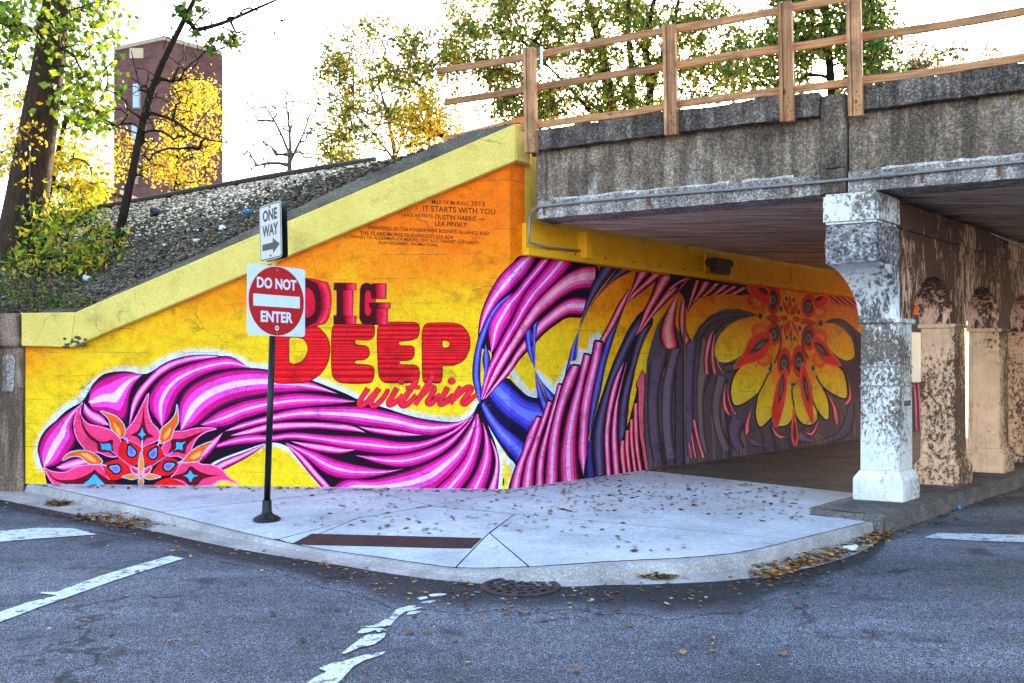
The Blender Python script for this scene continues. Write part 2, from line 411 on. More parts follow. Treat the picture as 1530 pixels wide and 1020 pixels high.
def yellow_mat(name, base, dk, stain):
    k = NT(name, .8, .2)
    n = k.noise(1.8, 7, .7)
    c = k.mix(k.ramp(n, [(.35, 1), (.62, 0)]), base, dk)
    fine = k.noise(60, 5, .8); c = k.mix(1, c, k.ramp(fine, [(.28, .5), (.5, 1), (.75, 1.15)]), 'MULTIPLY')
    s2 = k.noise(1.3, 5, .75); c = k.mix(k.ramp(s2, [(.32, stain), (.45, 0)]), c, [x*.4 for x in dk])
    c = k.mix(k.ramp(k.noise(16, 4), [(.24, .9), (.30, 0)]), c, (.07,.06,.04))
    vv = k.n('ShaderNodeTexVoronoi', feature='DISTANCE_TO_EDGE'); vv.inputs['Scale'].default_value = .8
    nz = k.n('ShaderNodeTexNoise'); nz.inputs['Scale'].default_value = 3; nz.inputs['Detail'].default_value = 3; k.l(k.co(), nz.inputs['Vector'])
    va = k.n('ShaderNodeVectorMath', operation='MULTIPLY_ADD'); k.l(nz.outputs['Color'], va.inputs[0]); va.inputs[1].default_value = (.4,.4,.4); k.l(k.co(), va.inputs[2]); k.l(va.outputs[0], vv.inputs['Vector'])
    cr = k.math('MULTIPLY', k.ramp(vv.outputs['Distance'], [(0, .75), (.005, 0)]), k.ramp(k.noise(1.1, 2), [(.5, 0), (.58, 1)]))
    c = k.mix(cr, c, (.07,.055,.03))
    M[name] = k.done(c, k.bump(fine, .45, .006)); return M[name]
yellow_mat('coping_yellow', (.82,.60,.15), (.70,.49,.10), .45)
yellow_mat('beam_yellow', (.97,.50,.014), (.93,.38,.008), .12)
yellow_mat('strip_yellow', (.84,.58,.07), (.55,.38,.06), .6)

concrete('bounce_ground', (.42,.36,.29), (.30,.25,.20), .15, .3, .5)  # ground beyond the road, made pale to bounce sunlight under the bridge
# ---------------------------------------------------------------- ground, road
pyd('ground', [(-900,-900,-.03),(900,-900,-.03),(900,900,-.03),(-900,900,-.03)], [(0,1,2,3)], M['bounce_ground'])['kind'] = 'structure'
pyd('road', [(-60,-40,0),(70,-40,0),(70,33,0),(-60,33,0)], [(0,1,2,3)], M['asphalt'])['kind'] = 'structure'

# kerb stations: px column, row of the pavement joint, row of the asphalt edge, level of kerb top
KS = [(-150,700,727,.12),(-60,709,737,.12),(0,715,746,.12),(49,722,756,.12),(130,740,772,.115),(229,762,793,.10),(330,787,815,.07),(433,811,833,.035),
      (500,823,843,.03),(560,831,853,.03),(620,840,862,.03),(675,847,868,.035),(735,848,873,.06),(792,846,876,.11),(860,842,876,.12),(900,839,874,.12),(960,836,873,.12),
      (1020,833,871,.12),(1089,827,867,.12),(1140,818,861,.12),(1188,806,852,.12),(1240,793,840,.12),(1291,780,822,.12),(1322,771,800,.12)]
J = [onz(x, yj, z) for x, yj, ye, z in KS]
E = [onz(x, ye, .004) for x, yj, ye, z in KS]
def resamp(L, n): return [Vector(p) for p in smooth_pts([tuple(p) for p in L], n)]
NK = 90
idx = np.linspace(0, len(KS)-1, NK)
def par(L):                                                # smooth in station index so J and E stay paired
    A = np.array([tuple(p) for p in L]); Q = np.vstack([2*A[0]-A[1], A, 2*A[-1]-A[-2]]); out = []
    for s in idx:
        i = min(int(s), len(A)-2); t = s-i; p0, p1, p2, p3 = Q[i], Q[i+1], Q[i+2], Q[i+3]
        out.append(Vector(.5*((2*p1)+(-p0+p2)*t+(2*p0-5*p1+4*p2-p3)*t*t+(-p0+3*p1-3*p2+p3)*t**3)))
    return out
JJ, EE = par(J), par(E)
V, F = [], []
for j, e in zip(JJ, EE):
    dr = Vector((e.x-j.x, e.y-j.y, 0)); w = dr.length; dr.normalize()
    kt = min(.14, w*.42); kb = kt+.05; h = j.z
    rows = [(0.020, h-.30), (0.020, h), (kt-.03, h-.002), (kt-.008, h-.012), (kt+.012, h-.035 if h > .05 else h-.010), (kb, .012), (max(kb+.05, w), .006), (max(kb+.05, w)+.004, -.05)]
    for s, z in rows: V.append(Vector((j.x, j.y, 0))+dr*s+UPV*z)
R_ = 8
for i in range(NK-1):
    for k_ in range(R_-1): F.append((i*R_+k_, i*R_+k_+1, (i+1)*R_+k_+1, (i+1)*R_+k_))
kerb = pyd('kerb', V, F, M['kerb'], smooth=False); kerb['kind'] = 'structure'
# darker sealed asphalt along the gutter, feathering out into the older surface
V, F, CC = [], [], []
fr = [(-.03, .20), (.3, .22), (.55, .25), (.72, .42), (.86, .78), (1.0, 1.0)]
for i, (j, e) in enumerate(zip(JJ, EE)):
    dr = Vector((e.x-j.x, e.y-j.y, 0)).normalized(); wd = .88+.16*math.sin(i*.21)+.06*math.sin(i*.9)
    for f_, c_ in fr: V.append(Vector((e.x, e.y, .004))+dr*(f_*wd))
m_ = len(fr)
for i in range(NK-1):
    for k_ in range(m_-1): F.append((i*m_+k_, i*m_+k_+1, (i+1)*m_+k_+1, (i+1)*m_+k_)); CC.append((fr[k_][1], fr[k_+1][1], fr[k_+1][1], fr[k_][1]))
me = bpy.data.meshes.new('asphalt_strip'); me.from_pydata([tuple(v) for v in V], [], F); at_ = me.color_attributes.new('Col', 'FLOAT_COLOR', 'CORNER')
at_.data.foreach_set('color', [x for c4 in CC for c_ in c4 for x in (c_, c_, c_*1.03, 1)]); link('asphalt_strip', me, M['asphalt_seal'])['kind'] = 'structure'

# ---------------------------------------------------------------- arcade frame of reference
pc1 = onz(1349, 751, .20)                                  # front right foot of the first pier
PB, PSH, PSP = .54, .42, 1.93                              # pier base, shaft, spacing
def arc(u, v, z): return Vector((pc1.x, pc1.y, 0))+G_*u+D*v+UPV*z      # u along bridge edge (0 = right face), v into underpass
plinth_pts = [onz(1321, 770, .20), onz(1321, 770, .20)+D*17, arc(-PB-.12, 16.2, .20), arc(-PB-.12, -.35, .20), onz(1209, 758, .20)]
bm = bmesh.new(); prism(bm, [Vector((p.x, p.y, -.05)) for p in plinth_pts], (0, 0, .25)); bevel(bm, .012, 2)
bmo('arcade_kerb', bm, M['plinth'])['kind'] = 'structure'

# ---------------------------------------------------------------- pavement slabs
back = [onz(-150, 700, SW)+Vector((0, .3, 0)), wL+Vector((-.9, .2, 0)), wL, wR, tS, tS+D*17, arc(-PB-.14, 16.2, SW), arc(-PB-.14, -.33, SW), onz(1207, 759.5, SW), onz(1316, 772.5, SW)]
out_poly = [Vector((p.x, p.y, 0)) for p in JJ[1:-1]] + [Vector((p.x, p.y, 0)) for p in reversed(back[1:])]
bm = bmesh.new(); vs_ = [bm.verts.new(p) for p in out_poly]; bm.faces.new(vs_)
zJ = {(round(p.x, 4), round(p.y, 4)): p.z for p in JJ}
def cut(bm, a, b, test=None):
    a, b = Vector((a.x, a.y, 0)), Vector((b.x, b.y, 0)); d_ = (b-a).normalized(); n_ = Vector((d_.y, -d_.x, 0))
    fs = [f for f in bm.faces if test is None or test(f.calc_center_median())]
    g = set(fs)
    for f in fs: g.update(f.verts); g.update(f.edges)
    bmesh.ops.bisect_plane(bm, geom=list(g), plane_co=a, plane_no=n_, dist=1e-4)
def side(p, a, b): return (b.x-a.x)*(p.y-a.y)-(b.y-a.y)*(p.x-a.x)
g_ = lambda x, y: onz(x, y, SW)
l1a, l1b = g_(466, 786), g_(762, 734.6)
cut(bm, l1a, l1b)
right_of = lambda c: side(c, l1a, l1b) < 0
left_of = lambda c: side(c, l1a, l1b) > 0
l2a, l2b = g_(652, 756.6), g_(839, 774)
cut(bm, l2a, l2b, right_of)
cut(bm, onz(479, 789, SW), onz(433, 811, .06), lambda c: True if c.x < 1 and c.y < 11.5 else False)
cut(bm, onz(731, 796, SW), onz(676, 847, .06), lambda c: right_of(c) and side(c, l2a, l2b) < 0)
cut(bm, onz(731, 796, SW), onz(792, 845.5, .12), lambda c: right_of(c) and side(c, l2a, l2b) < 0 and c.x > onz(704, 821, .1).x)
cut(bm, g_(235, 762), g_(451, 740), left_of)
cut(bm, g_(557, 733), g_(652, 757), left_of)
F0 = Vector((.30, 12.2, 0))
la_, lb_ = onz(960, 702, SW), onz(1272, 736, SW)
cut(bm, la_, lb_, lambda c: c.x > .5)
for v_ in (6.4, 9.2, 12.0, 15.0):
    p_ = tS+D*v_; cut(bm, p_, p_+G_*3, lambda c: c.x > .5)
sidewalk = pyd('sidewalk', [Vector((p.x, p.y, -.02)) for p in out_poly], [tuple(range(len(out_poly)))], M['joint']); sidewalk['kind'] = 'structure'
bm.faces.ensure_lookup_table()
polys = [[v.co.copy() for v in f.verts] for f in bm.faces]; bm.free()
SLV, SLF = [], []
for P in polys:
    # shrink each slab a few millimetres so the joint shows
    ar = sum(P[i].x*P[(i+1) % len(P)].y-P[(i+1) % len(P)].x*P[i].y for i in range(len(P)))
    if abs(ar) < .02: continue
    if ar < 0: P = P[::-1]
    Q = []
    n_ = len(P)
    for i in range(n_):
        a, b, c_ = P[i-1], P[i], P[(i+1) % n_]
        e1 = (b-a); e2 = (c_-b)
        if e1.length < 1e-6 or e2.length < 1e-6: continue
        e1.normalize(); e2.normalize(); nn = Vector((-e1.y-e2.y, e1.x+e2.x, 0))
        if nn.length < .1: nn = Vector((-e1.y, e1.x, 0))
        nn.normalize(); q = b+nn*.010
        z = zJ.get((round(b.x, 4), round(b.y, 4)), None)
        if z is None:
            dmin = min(range(NK), key=lambda t: (JJ[t].x-b.x)**2+(JJ[t].y-b.y)**2); dd = math.hypot(JJ[dmin].x-b.x, JJ[dmin].y-b.y)
            z = JJ[dmin].z+(SW-JJ[dmin].z)*min(1, dd/.9)
        q.z = z+random.uniform(-.0015, .0015); Q.append(q)
    b2 = bmesh.new()
    tv = [b2.verts.new(q) for q in Q]; bv = [b2.verts.new(q-UPV*.10) for q in Q]
    for t in tessellate_polygon([Q]):
        SLF.append(tuple(len(SLV)+i for i in t))
        try: b2.faces.new([tv[i] for i in t])
        except ValueError: pass
    SLV += [q.copy() for q in Q]
    for i in range(len(Q)):
        j = (i+1) % len(Q); b2.faces.new((tv[i], bv[i], bv[j], tv[j])).material_index = 1
    cen = sum(P, Vector())/len(P)
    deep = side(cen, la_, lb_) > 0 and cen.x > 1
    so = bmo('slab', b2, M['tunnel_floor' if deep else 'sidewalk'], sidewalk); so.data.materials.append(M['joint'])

from mathutils.bvhtree import BVHTree
slab_bvh = BVHTree.FromPolygons(SLV, SLF)
def slab_z(p, default=SW):
    h = slab_bvh.ray_cast(Vector((p.x, p.y, 2)), Vector((0, 0, -1)))
    return h[0].z if h[0] is not None else default
# ---------------------------------------------------------------- wing wall with raked coping
wing = thing('wing_wall', 'long splayed retaining wall painted with pink wave mural under raked yellow coping', 'wall', tuple(wL))
def wp(px, py, off=0): return onpl(px, py, wL, WD)+WN*off
face = [wp(38, 745), wp(762, 745), wp(762, 225), wp(110, 500), wp(38, 500)]
bm = bmesh.new(); prism(bm, face, -WN*.45); bmo('wall_body', bm, M['mural_wall'], wing)
bm = bmesh.new()
cw = [wR-UPV*.25, tS-UPV*.25]; zt = wp(762, 225).z
prism(bm, [cw[0], cw[1], Vector((tS.x, tS.y, zt)), Vector((wR.x, wR.y, zt))], -CN*.25); bmo('corner_chamfer', bm, M['mural_wall'], wing)
# coping: front face proud of the wall by 12 cm
def cp(px, py): return wp(px, py, 0)
A = [(38,468),(118,467),(772,187)]; B = [(38,517),(112,519),(772,242)]
bm = bmesh.new()
tp = [wp(x, y, .0) for x, y in A]; bt_ = [wp(x, y, .0) for x, y in B]
for i in range(2):
    a0, a1, b0, b1 = tp[i], tp[i+1], bt_[i], bt_[i+1]
    f0, f1, g0, g1 = a0+WN*.10, a1+WN*.10, b0+WN*.10, b1+WN*.10
    bk = -WN*.45
    hexa(bm, [g0, g1, b1+bk, b0+bk, f0, f1, a1+bk+UPV*.02, a0+bk+UPV*.02])
bevel(bm, .012, 1); bmo('coping', bm, M['coping_yellow'], wing)
# coping return towards the bridge
a1, b1 = tp[2]+WN*.102, bt_[2]+WN*.102
ed = CD*.27
bm = bmesh.new(); hexa(bm, [b1+Vector((.002,0,0)), b1+ed, b1+ed-WN*.3, b1-WN*.42, a1+Vector((.002,0,0)), a1+ed, a1+ed-WN*.3, a1-WN*.42]); bevel(bm, .01)
bmo('coping_return', bm, M['coping_yellow'], wing)
# grey upstand behind the coping, its sloping top seen above the yellow face
T2 = [(60,462),(128,458),(300,378),(520,274),(640,222),(700,197),(766,184)]
bm = bmesh.new(); rows = []
for i, (x, y) in enumerate(T2):
    xx = x
    # front foot on the coping edge below
    if x < 118: yy = 467
    else: yy = 467+(187-467)*(x-118)/(772-118)
    f_ = wp(x, yy+1, .06); b_ = onpl(x, y, wL-WN*.16, WD)
    rows.append((f_, b_))
for (f0, b0), (f1, b1) in zip(rows[:-1], rows[1:]):
    hexa(bm, [f0-UPV*.08, f1-UPV*.08, b1-UPV*.3, b0-UPV*.3, f0, f1, b1, b0])
bmo('upstand', bm, M['coping_top'], wing)
# broken concrete at the coping's bend
rnd = random.Random(3)
bm = bmesh.new()
for i in range(26):
    x = rnd.uniform(101, 134); y = 512+rnd.uniform(-6, 8)-(x-112)*.25*(x > 112)
    p = wp(x, y, .085+rnd.uniform(-.01, .025)); s = rnd.uniform(.02, .045)
    bmesh.ops.create_icosphere(bm, subdivisions=1, radius=s, matrix=Matrix.Translation(p) @ Matrix.Rotation(rnd.random()*3, 4, 'X') @ Matrix.Diagonal((1, .5, .8, 1)))
bmo('spalled_patch', bm, M['coping_top'], wing)

# brown end pier, left of the mural
endp = thing('end_pier', 'plain brown concrete end pier left of the mural with stained face', 'pier', tuple(wL-WD*1))
bm = bmesh.new(); prism(bm, [wp(-160, 760, .03), wp(37, 745, .03), wp(37, 517, .03), wp(-160, 519, .03)], -WN*.5); bevel(bm, .01); bmo('shaft', bm, M['brown_concrete'], endp)
bm = bmesh.new(); prism(bm, [wp(-160, 520, .11), wp(37.4, 517.5, .11), wp(37.4, 468, .11), wp(-160, 468, .11)], -WN*.6); bevel(bm, .02, 2); bmo('cap', bm, M['brown_concrete'], endp)
bm = bmesh.new(); prism(bm, [wp(6, 585, .033), wp(23, 584, .033), wp(25, 533, .033), wp(18, 529, .033), wp(7, 532, .033)], WN*.008); bmo('pale_plaque', bm, M['ledge'], endp)

# ---------------------------------------------------------------- underpass wall and its yellow beam
tun = thing('underpass_wall', 'long underpass side wall covered by orange flower mural below yellow beam', 'wall', tuple(tS))
ZB, ZBEAM = 3.21, 3.64
TL = 16.6
def tw(v, off, z): return Vector((tS.x, tS.y, 0))+D*v+TN*off+UPV*z
bm = bmesh.new(); obox(bm, tw(0, -.5, -.2), D*TL, TN*.5, UPV*(ZB+.2)); bmo('wall_body', bm, M['mural_wall'], tun)
bm = bmesh.new(); obox(bm, tw(0, -.5, ZB), D*TL, TN*.498, UPV*1.35); bmo('abutment_top', bm, M['strip_yellow'], tun)
bm = bmesh.new(); obox(bm, tw(-.06, -.002, ZB-.005), D*TL, TN*.12, UPV*.10); bevel(bm, .008); bmo('beam_flange', bm, M['beam_yellow'], tun)
bm = bmesh.new(); obox(bm, tw(-.05, -.002, ZB+.0955), D*TL, TN*.07, UPV*.33); bmo('beam_web', bm, M['beam_yellow'], tun)
for v in (4.4, 7.6, 10.8, 14):
    bm = bmesh.new(); obox(bm, tw(v, .06, ZB+.10), D*.10, TN*.05, UPV*.32); bmo('beam_stiffener', bm, M['beam_yellow'], tun)
for v in np.arange(.9, 16, .7):
    bm = bmesh.new(); obox(bm, tw(v, .118, ZB+.075), D*.03, TN*.012, UPV*.02); bmo('bolt', bm, M['rust'], tun)
bm = bmesh.new(); obox(bm, tw(1.05, .06, ZB+.04), D*.14, TN*.16, UPV*.37); bevel(bm, .008); bmo('junction_box', bm, M['beam_yellow'], tun)
# vertical construction joint in the wall, dark
pj = onpl(1020, 560, tS, D); vj = (pj-tS).dot(D)
bm = bmesh.new(); obox(bm, tw(vj, 0, SW), D*.05, TN*.026, UPV*2.3); bmo('movement_joint', bm, M['sign_black'], tun)

# ---------------------------------------------------------------- bridge
bridge = thing('railway_bridge', 'weathered grey concrete railway bridge spanning the road', 'bridge', (.35, 12.2, 3.65))
F0 = Vector((.30, 12.2, 0)); ZF, ZT = 3.65, 4.80
def fa(s, off, z):                                         # s along the edge, off towards the camera, z up
    return F0+G_*s+Vector((G_.y, -G_.x, 0))*off+UPV*z
FL = 27.0
FN = Vector((G_.y, -G_.x, 0))
SP0, SP1 = (onpl(1226, 230, F0, G_)-F0).dot(G_), (onpl(1265, 230, F0, G_)-F0).dot(G_)
S_end = FL; DK = 16.2
def wavy_band(name, s0, s1, z0, z1, off, dep, mat, amp=.012, seed=1, step=.12, topamp=None, parent=bridge):
    r = random.Random(seed); n = max(2, int((s1-s0)/step)); V, F = [], []
    ta = amp if topamp is None else topamp
    for i in range(n+1):
        s = s0+(s1-s0)*i/n
        w1, w2 = r.uniform(-amp, amp), r.uniform(-ta, ta)
        V += [fa(s, off-dep, z0), fa(s, off+r.uniform(-amp, amp)*.6, z0+w1*.5), fa(s, off+r.uniform(-amp, amp)*.6, (z0+z1)/2), fa(s, off+r.uniform(-amp, amp)*.6, z1+w2), fa(s, off-dep, z1+w2*.6)]
    for i in range(n):
        for k_ in range(5):
            k2 = (k_+1) % 5; F.append((i*5+k_, i*5+k2, (i+1)*5+k2, (i+1)*5+k_))
    F += [tuple(range(5)), tuple(n*5+k_ for k_ in reversed(range(5)))]
    o = pyd(name, V, F, mat, parent); return o
bays = [(.14, SP0), (SP1+.015, S_end)]
for a, b in bays:
    wavy_band('fascia_panel', a, b, ZF+.02, 4.53, -.06, .45, M['fascia'], .006, 5)
    wavy_band('bottom_ledge', a-.1 if a < 1 else a, b, ZF, 3.875, 0, .5, M['ledge'], .008, 6)
    wavy_band('cornice', a-.1 if a < 1 else a, b, 4.53, ZT, .07, .55, M['cornice'], .014, 7, .22, .018)
for s0, s1, sd_ in ((.25, 2.55, 1), (2.7, SP0-.3, 9), (SP1+.35, 9.5, 4)):
    wavy_band('efflorescence', s0, s1, 3.873, 3.905, -.03, .05, M['efflorescence'], .006, sd_, .11, .012)
# end post of the fascia, left
bm = bmesh.new(); obox(bm, fa(.0, -.5, ZF-.01), G_*.15, FN*.48, UPV*1.10); bevel(bm, .01); bmo('end_post', bm, M['fascia'], bridge)
# pilaster over the arcade, with a broken lower corner
bm = bmesh.new(); obox(bm, fa(SP0+.002, -.45, ZF), G_*(SP1-SP0-.004), FN*.475, UPV*1.10); bevel(bm, .012); bmo('pilaster', bm, M['fascia'], bridge)
bm = bmesh.new(); prism(bm, [fa(SP0+.06, .026, 3.93), fa(SP1-.02, .026, 3.93), fa(SP1-.02, .026, 4.16), fa(SP0+.26, .026, 4.27), fa(SP0+.12, .026, 4.12)], FN*.03); bmo('broken_patch', bm, M['cornice'], bridge)
# deck: soffit slab, with cross ribs
dl = [fa(-.05, -.3, 0), fa(S_end, -.3, 0), fa(S_end, -.3, 0)+D*DK, fa(-.05, -.3, 0)+D*DK]
bm = bmesh.new(); prism(bm, [p+UPV*(ZF+.03) for p in dl], (0, 0, .75)); bmo('deck', bm, M['soffit'], bridge)
# far edge beam and far abutment wall out at the right, which carries the deck
bm = bmesh.new(); obox(bm, fa(-.05, -.3, ZF)+D*DK, G_*S_end, D*.4, UPV*1.15); bmo('far_fascia', bm, M['fascia'], bridge)
farw = thing('far_abutment', 'plain concrete abutment wall at the right end of the bridge', 'wall', tuple(fa(24, -.3, 0)))
bm = bmesh.new(); obox(bm, fa(24, -.3, -.1), G_*1.0, D*DK, UPV*3.78); bmo('wall_body', bm, M['brown_concrete'], farw)

# ---------------------------------------------------------------- arcade: row of piers with arches and a big corbel at the front
arcade = thing('arcade', 'row of square peeling painted piers with arches under the bridge', 'arcade', tuple(arc(-PB/2, PB/2, .2)))
ZC, ZCAP = 2.28, 3.29
ins = (PB-PSH)/2
NP = 9
def frustum(bm, u0, u1, v0, v1, z0, U0, U1, V0, V1, z1):
    return hexa(bm, [arc(u0, v0, z0), arc(u1, v0, z0), arc(u1, v1, z0), arc(u0, v1, z0), arc(U0, V0, z1), arc(U1, V0, z1), arc(U1, V1, z1), arc(U0, V1, z1)])
def chip(bm, amp, seed):
    bmesh.ops.subdivide_edges(bm, edges=bm.edges[:], cuts=3, use_grid_fill=True); r = random.Random(seed)
    for v in bm.verts: v.co += Vector((r.uniform(-amp, amp), r.uniform(-amp, amp), r.uniform(-amp, amp)))
for i in range(NP):
    v0 = i*PSP; mt = M['pier_white'] if i == 0 else M['pier_warm_lit']
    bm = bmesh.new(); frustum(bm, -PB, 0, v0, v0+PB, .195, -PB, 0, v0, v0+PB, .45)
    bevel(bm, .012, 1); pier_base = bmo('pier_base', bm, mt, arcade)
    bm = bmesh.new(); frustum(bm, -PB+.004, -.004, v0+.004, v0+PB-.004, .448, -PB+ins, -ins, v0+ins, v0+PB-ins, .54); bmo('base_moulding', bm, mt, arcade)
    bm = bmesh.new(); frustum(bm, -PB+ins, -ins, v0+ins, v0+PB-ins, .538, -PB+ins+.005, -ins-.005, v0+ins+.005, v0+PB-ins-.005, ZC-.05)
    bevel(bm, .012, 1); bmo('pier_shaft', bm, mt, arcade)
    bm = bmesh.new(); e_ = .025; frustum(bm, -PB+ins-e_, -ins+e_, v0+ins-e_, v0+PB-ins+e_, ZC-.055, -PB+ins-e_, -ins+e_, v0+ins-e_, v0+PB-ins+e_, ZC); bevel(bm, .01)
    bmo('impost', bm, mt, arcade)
# arcade wall with arch openings, extruded across u
prof_v0 = ins
outl = [(prof_v0, ZC), (prof_v0, ZCAP)]
VE = (NP-1)*PSP+PB-ins
outl += [(VE, ZCAP), (VE, ZC)]
for i in reversed(range(NP-1)):
    a, b = i*PSP+PB-ins, (i+1)*PSP+ins
    m, hw = (a+b)/2, (b-a)/2-.02
    outl.append((b, ZC))
    for t in range(15):
        an = math.pi*t/14; outl.append((m+hw*math.cos(an), ZC+.001+.55*math.sin(an)))
    outl.append((a, ZC))
bm = bmesh.new()
prism(bm, [arc(-PB+ins, v, z) for v, z in outl], G_*(PB-2*ins)); bmo('arcade_wall', bm, M['arcade_warm_lit'], arcade)
bm = bmesh.new(); obox(bm, arc(-PB+ins-.03, ins-.03, ZCAP+.004), G_*(PB-2*ins+.06), D*(VE-ins), UPV*.30); bevel(bm, .012); bmo('cap_beam', bm, M['arcade_warm_lit'], arcade)
# corbel: concave bracket coming forward from the first pier
CO = .66
prf = []
for t in range(13):
    an = math.pi/2*t/12; prf.append((ins-.010-(CO-.010)*(1-math.cos(an)), ZC+.004+.58*math.sin(an)))
prf = [(ins+.01, ZC+.001), (ins-.010, ZC+.001)]+prf[1:]+[(ins-.005, ZC+.584)]
bm = bmesh.new(); prism(bm, [arc(-PB+ins-.006, v, z) for v, z in prf], G_*(PB-2*ins+.012)); 
for v in bm.verts:                                          # flares a little to both sides at the top
    rel = v.co-arc(0, 0, 0); z = v.co.z
    k_ = max(0, (z-ZC)/.58)**1.5
    mid = (arc(-PB/2, 0, 0)-arc(0, 0, 0)).dot(FN.cross(UPV)) if False else 0
    uu = (rel.x*D.y-rel.y*D.x)/(G_.x*D.y-G_.y*D.x)
    v.co += G_*((-.10 if uu < -PB/2 else .0)*k_)
bmo('corbel', bm, M['corbel_white'], arcade)
bm = bmesh.new(); obox(bm, arc(-PB+ins-.105, ins-CO, ZC+.588), G_*(PB-2*ins+.11), D*(CO-.006), UPV*.42); chip(bm, .010, 5); bmo('corbel_block', bm, M['rough_stone'], arcade)
bm = bmesh.new(); obox(bm, arc(-PB+ins-.13, ins-CO-.04, ZCAP+.008), G_*(PB-2*ins+.16), D*(CO+.006), UPV*.335); bevel(bm, .03, 2); bmo('corbel_cap', bm, M['cap_white'], arcade)
# wire bands and old sleeve on the first pier
for z in (1.50, 1.72):
    bm = bmesh.new(); frustum(bm, -PB+ins-.004, -ins+.004, ins-.004, PB-ins+.004, z, -PB+ins-.004, -ins+.004, ins-.004, PB-ins+.004, z+.018); bmo('wire_band', bm, M['galvanised'], arcade)
bm = bmesh.new(); obox(bm, arc(-ins+.006, .2, 1.28), D*.17, G_*.012, UPV*.06); bmo('bracket', bm, M['plinth'], arcade)

# ---------------------------------------------------------------- conduit on the bridge
cond = thing('conduit_pipe', 'thin grey electrical conduit running along the bridge edge', 'conduit', tuple(fa(0, .03, 3.8)))
V, F = [], []; pts = []
zc = 3.80
c0 = fa(-.03, .03, zc)
pts = [tw(.90, .09, ZB+.14), tw(.45, .09, ZB+.13), tw(.12, .10, ZB+.13), tw(.06, .12, ZB+.18)]
low = fa(-.06, .04, 3.45); pts = [tw(1.05, .10, ZB+.15), tw(.35, .10, ZB+.13), Vector((low.x, low.y, ZB+.13)), low, fa(-.06, .03, zc-.14), fa(-.03, .03, zc-.05), fa(.06, .03, zc)]
pts += [fa(s, .03+.006*math.sin(s*2.1), zc+.012*math.sin(s*1.3)) for s in np.arange(.4, 9.4, .4)]
tube(V, F, pts, .017, 8); pyd('pipe', V, F, M['galvanised'], cond, True)
for s in (.12, 1.55, 3.25, 4.62, 5.35, 6.9):
    bm = bmesh.new(); obox(bm, fa(s, .004, 3.69), G_*.03, FN*.012, UPV*.13); bmo('strap', bm, M['rust'], cond)
sj = (onpl(1328, 262, F0, G_)-F0).dot(G_)
V, F = [], []; tube(V, F, [fa(sj-.08, .04, zc), fa(sj-.06, .04, zc), fa(sj+.06, .04, zc), fa(sj+.08, .04, zc)], [.02, .033, .033, .02], 10); pyd('coupling', V, F, M['galvanised'], cond, True)

# ---------------------------------------------------------------- timber guard fence on the bridge edge
fence = thing('timber_fence', 'raw timber three rail guard fence bolted along the bridge edge', 'fence', tuple(fa(.3, .1, 4.6)))
def sf(px, off=.1): return (onpl(px, 200, F0+FN*off, G_)-(F0+FN*off)).dot(G_)
posts = [(796, 72, 229), (1005, 38, 203), (1178, 4, 183), (1280, -22, 175), (1650, -90, 130)]
lean = Vector((-.010, 0, 0))
for px, y0, y1 in posts:
    zt_, zb_ = onpl(px, y0, F0+FN*.1, G_).z, onpl(px, y1, F0+FN*.1, G_).z
    s = sf(px)
    for dd, w_, dp in ((-.075, .040, .115), (-.032, .105, .09)):
        bm = bmesh.new(); obox(bm, fa(s+dd, .075, zb_), G_*w_, FN*dp, UPV*(zt_-zb_)+G_*(-.03)); bevel(bm, .004)
        post = bmo('post', bm, M['timber_post'], fence)
    for q in range(5):
        bm = bmesh.new(); p = fa(s+.01+.025*(q % 2), .166, zb_+.06+.05*q); bmesh.ops.create_icosphere(bm, subdivisions=1, radius=.008, matrix=Matrix.Translation(p))
        bmo('bolt', bm, M['sign_black'], fence)
def rail(x0, y0, x1, y1, hh=.089, off=.03, mat='timber'):
    a, b = onpl(x0, y0, F0+FN*off, G_), onpl(x1, y1, F0+FN*off, G_)
    V, F = [], []; n_ = 9; r_ = random.Random(int(x0*7+y0)); w1, w2 = r_.uniform(-.018, .018), r_.uniform(-.012, .012)
    for i in range(n_+1):
        f_ = i/n_; c_ = a.lerp(b, f_)+UPV*(w1*math.sin(f_*math.pi)+w2*math.sin(f_*2*math.pi))+FN*(w2*math.sin(f_*math.pi)); h2 = hh/2+r_.uniform(-.002, .002)
        V += [c_-UPV*(h2-.005), c_-UPV*h2-FN*.006, c_-UPV*h2-FN*.036, c_+UPV*h2-FN*.036, c_+UPV*h2-FN*.006, c_+UPV*(h2-.005)]
    for i in range(n_):
        for k_ in range(6): F.append((i*6+k_, i*6+(k_+1) % 6, (i+1)*6+(k_+1) % 6, (i+1)*6+k_))
    F += [tuple(range(6)), tuple(n_*6+k_ for k_ in reversed(range(6)))]
    pyd('rail', V, F, M[mat], fence)
rail(652, 105, 1003, 43); rail(1003.5, 43, 1285, -9); rail(1285.5, -9, 1700, -95)
rail(664, 152, 1003, 98); rail(1003.5, 98, 1283, 54); rail(1283.5, 54, 1700, -14)
rail(780, 190, 1003, 156); rail(1003.5, 156, 1285, 120); rail(1285.5, 120, 1700, 61)
bm = bmesh.new(); obox(bm, fa(sf(806), .07, 5.5), G_*.035, FN*.01, UPV*.35); bmo('white_tag', bm, M['plastic_white'], fence)
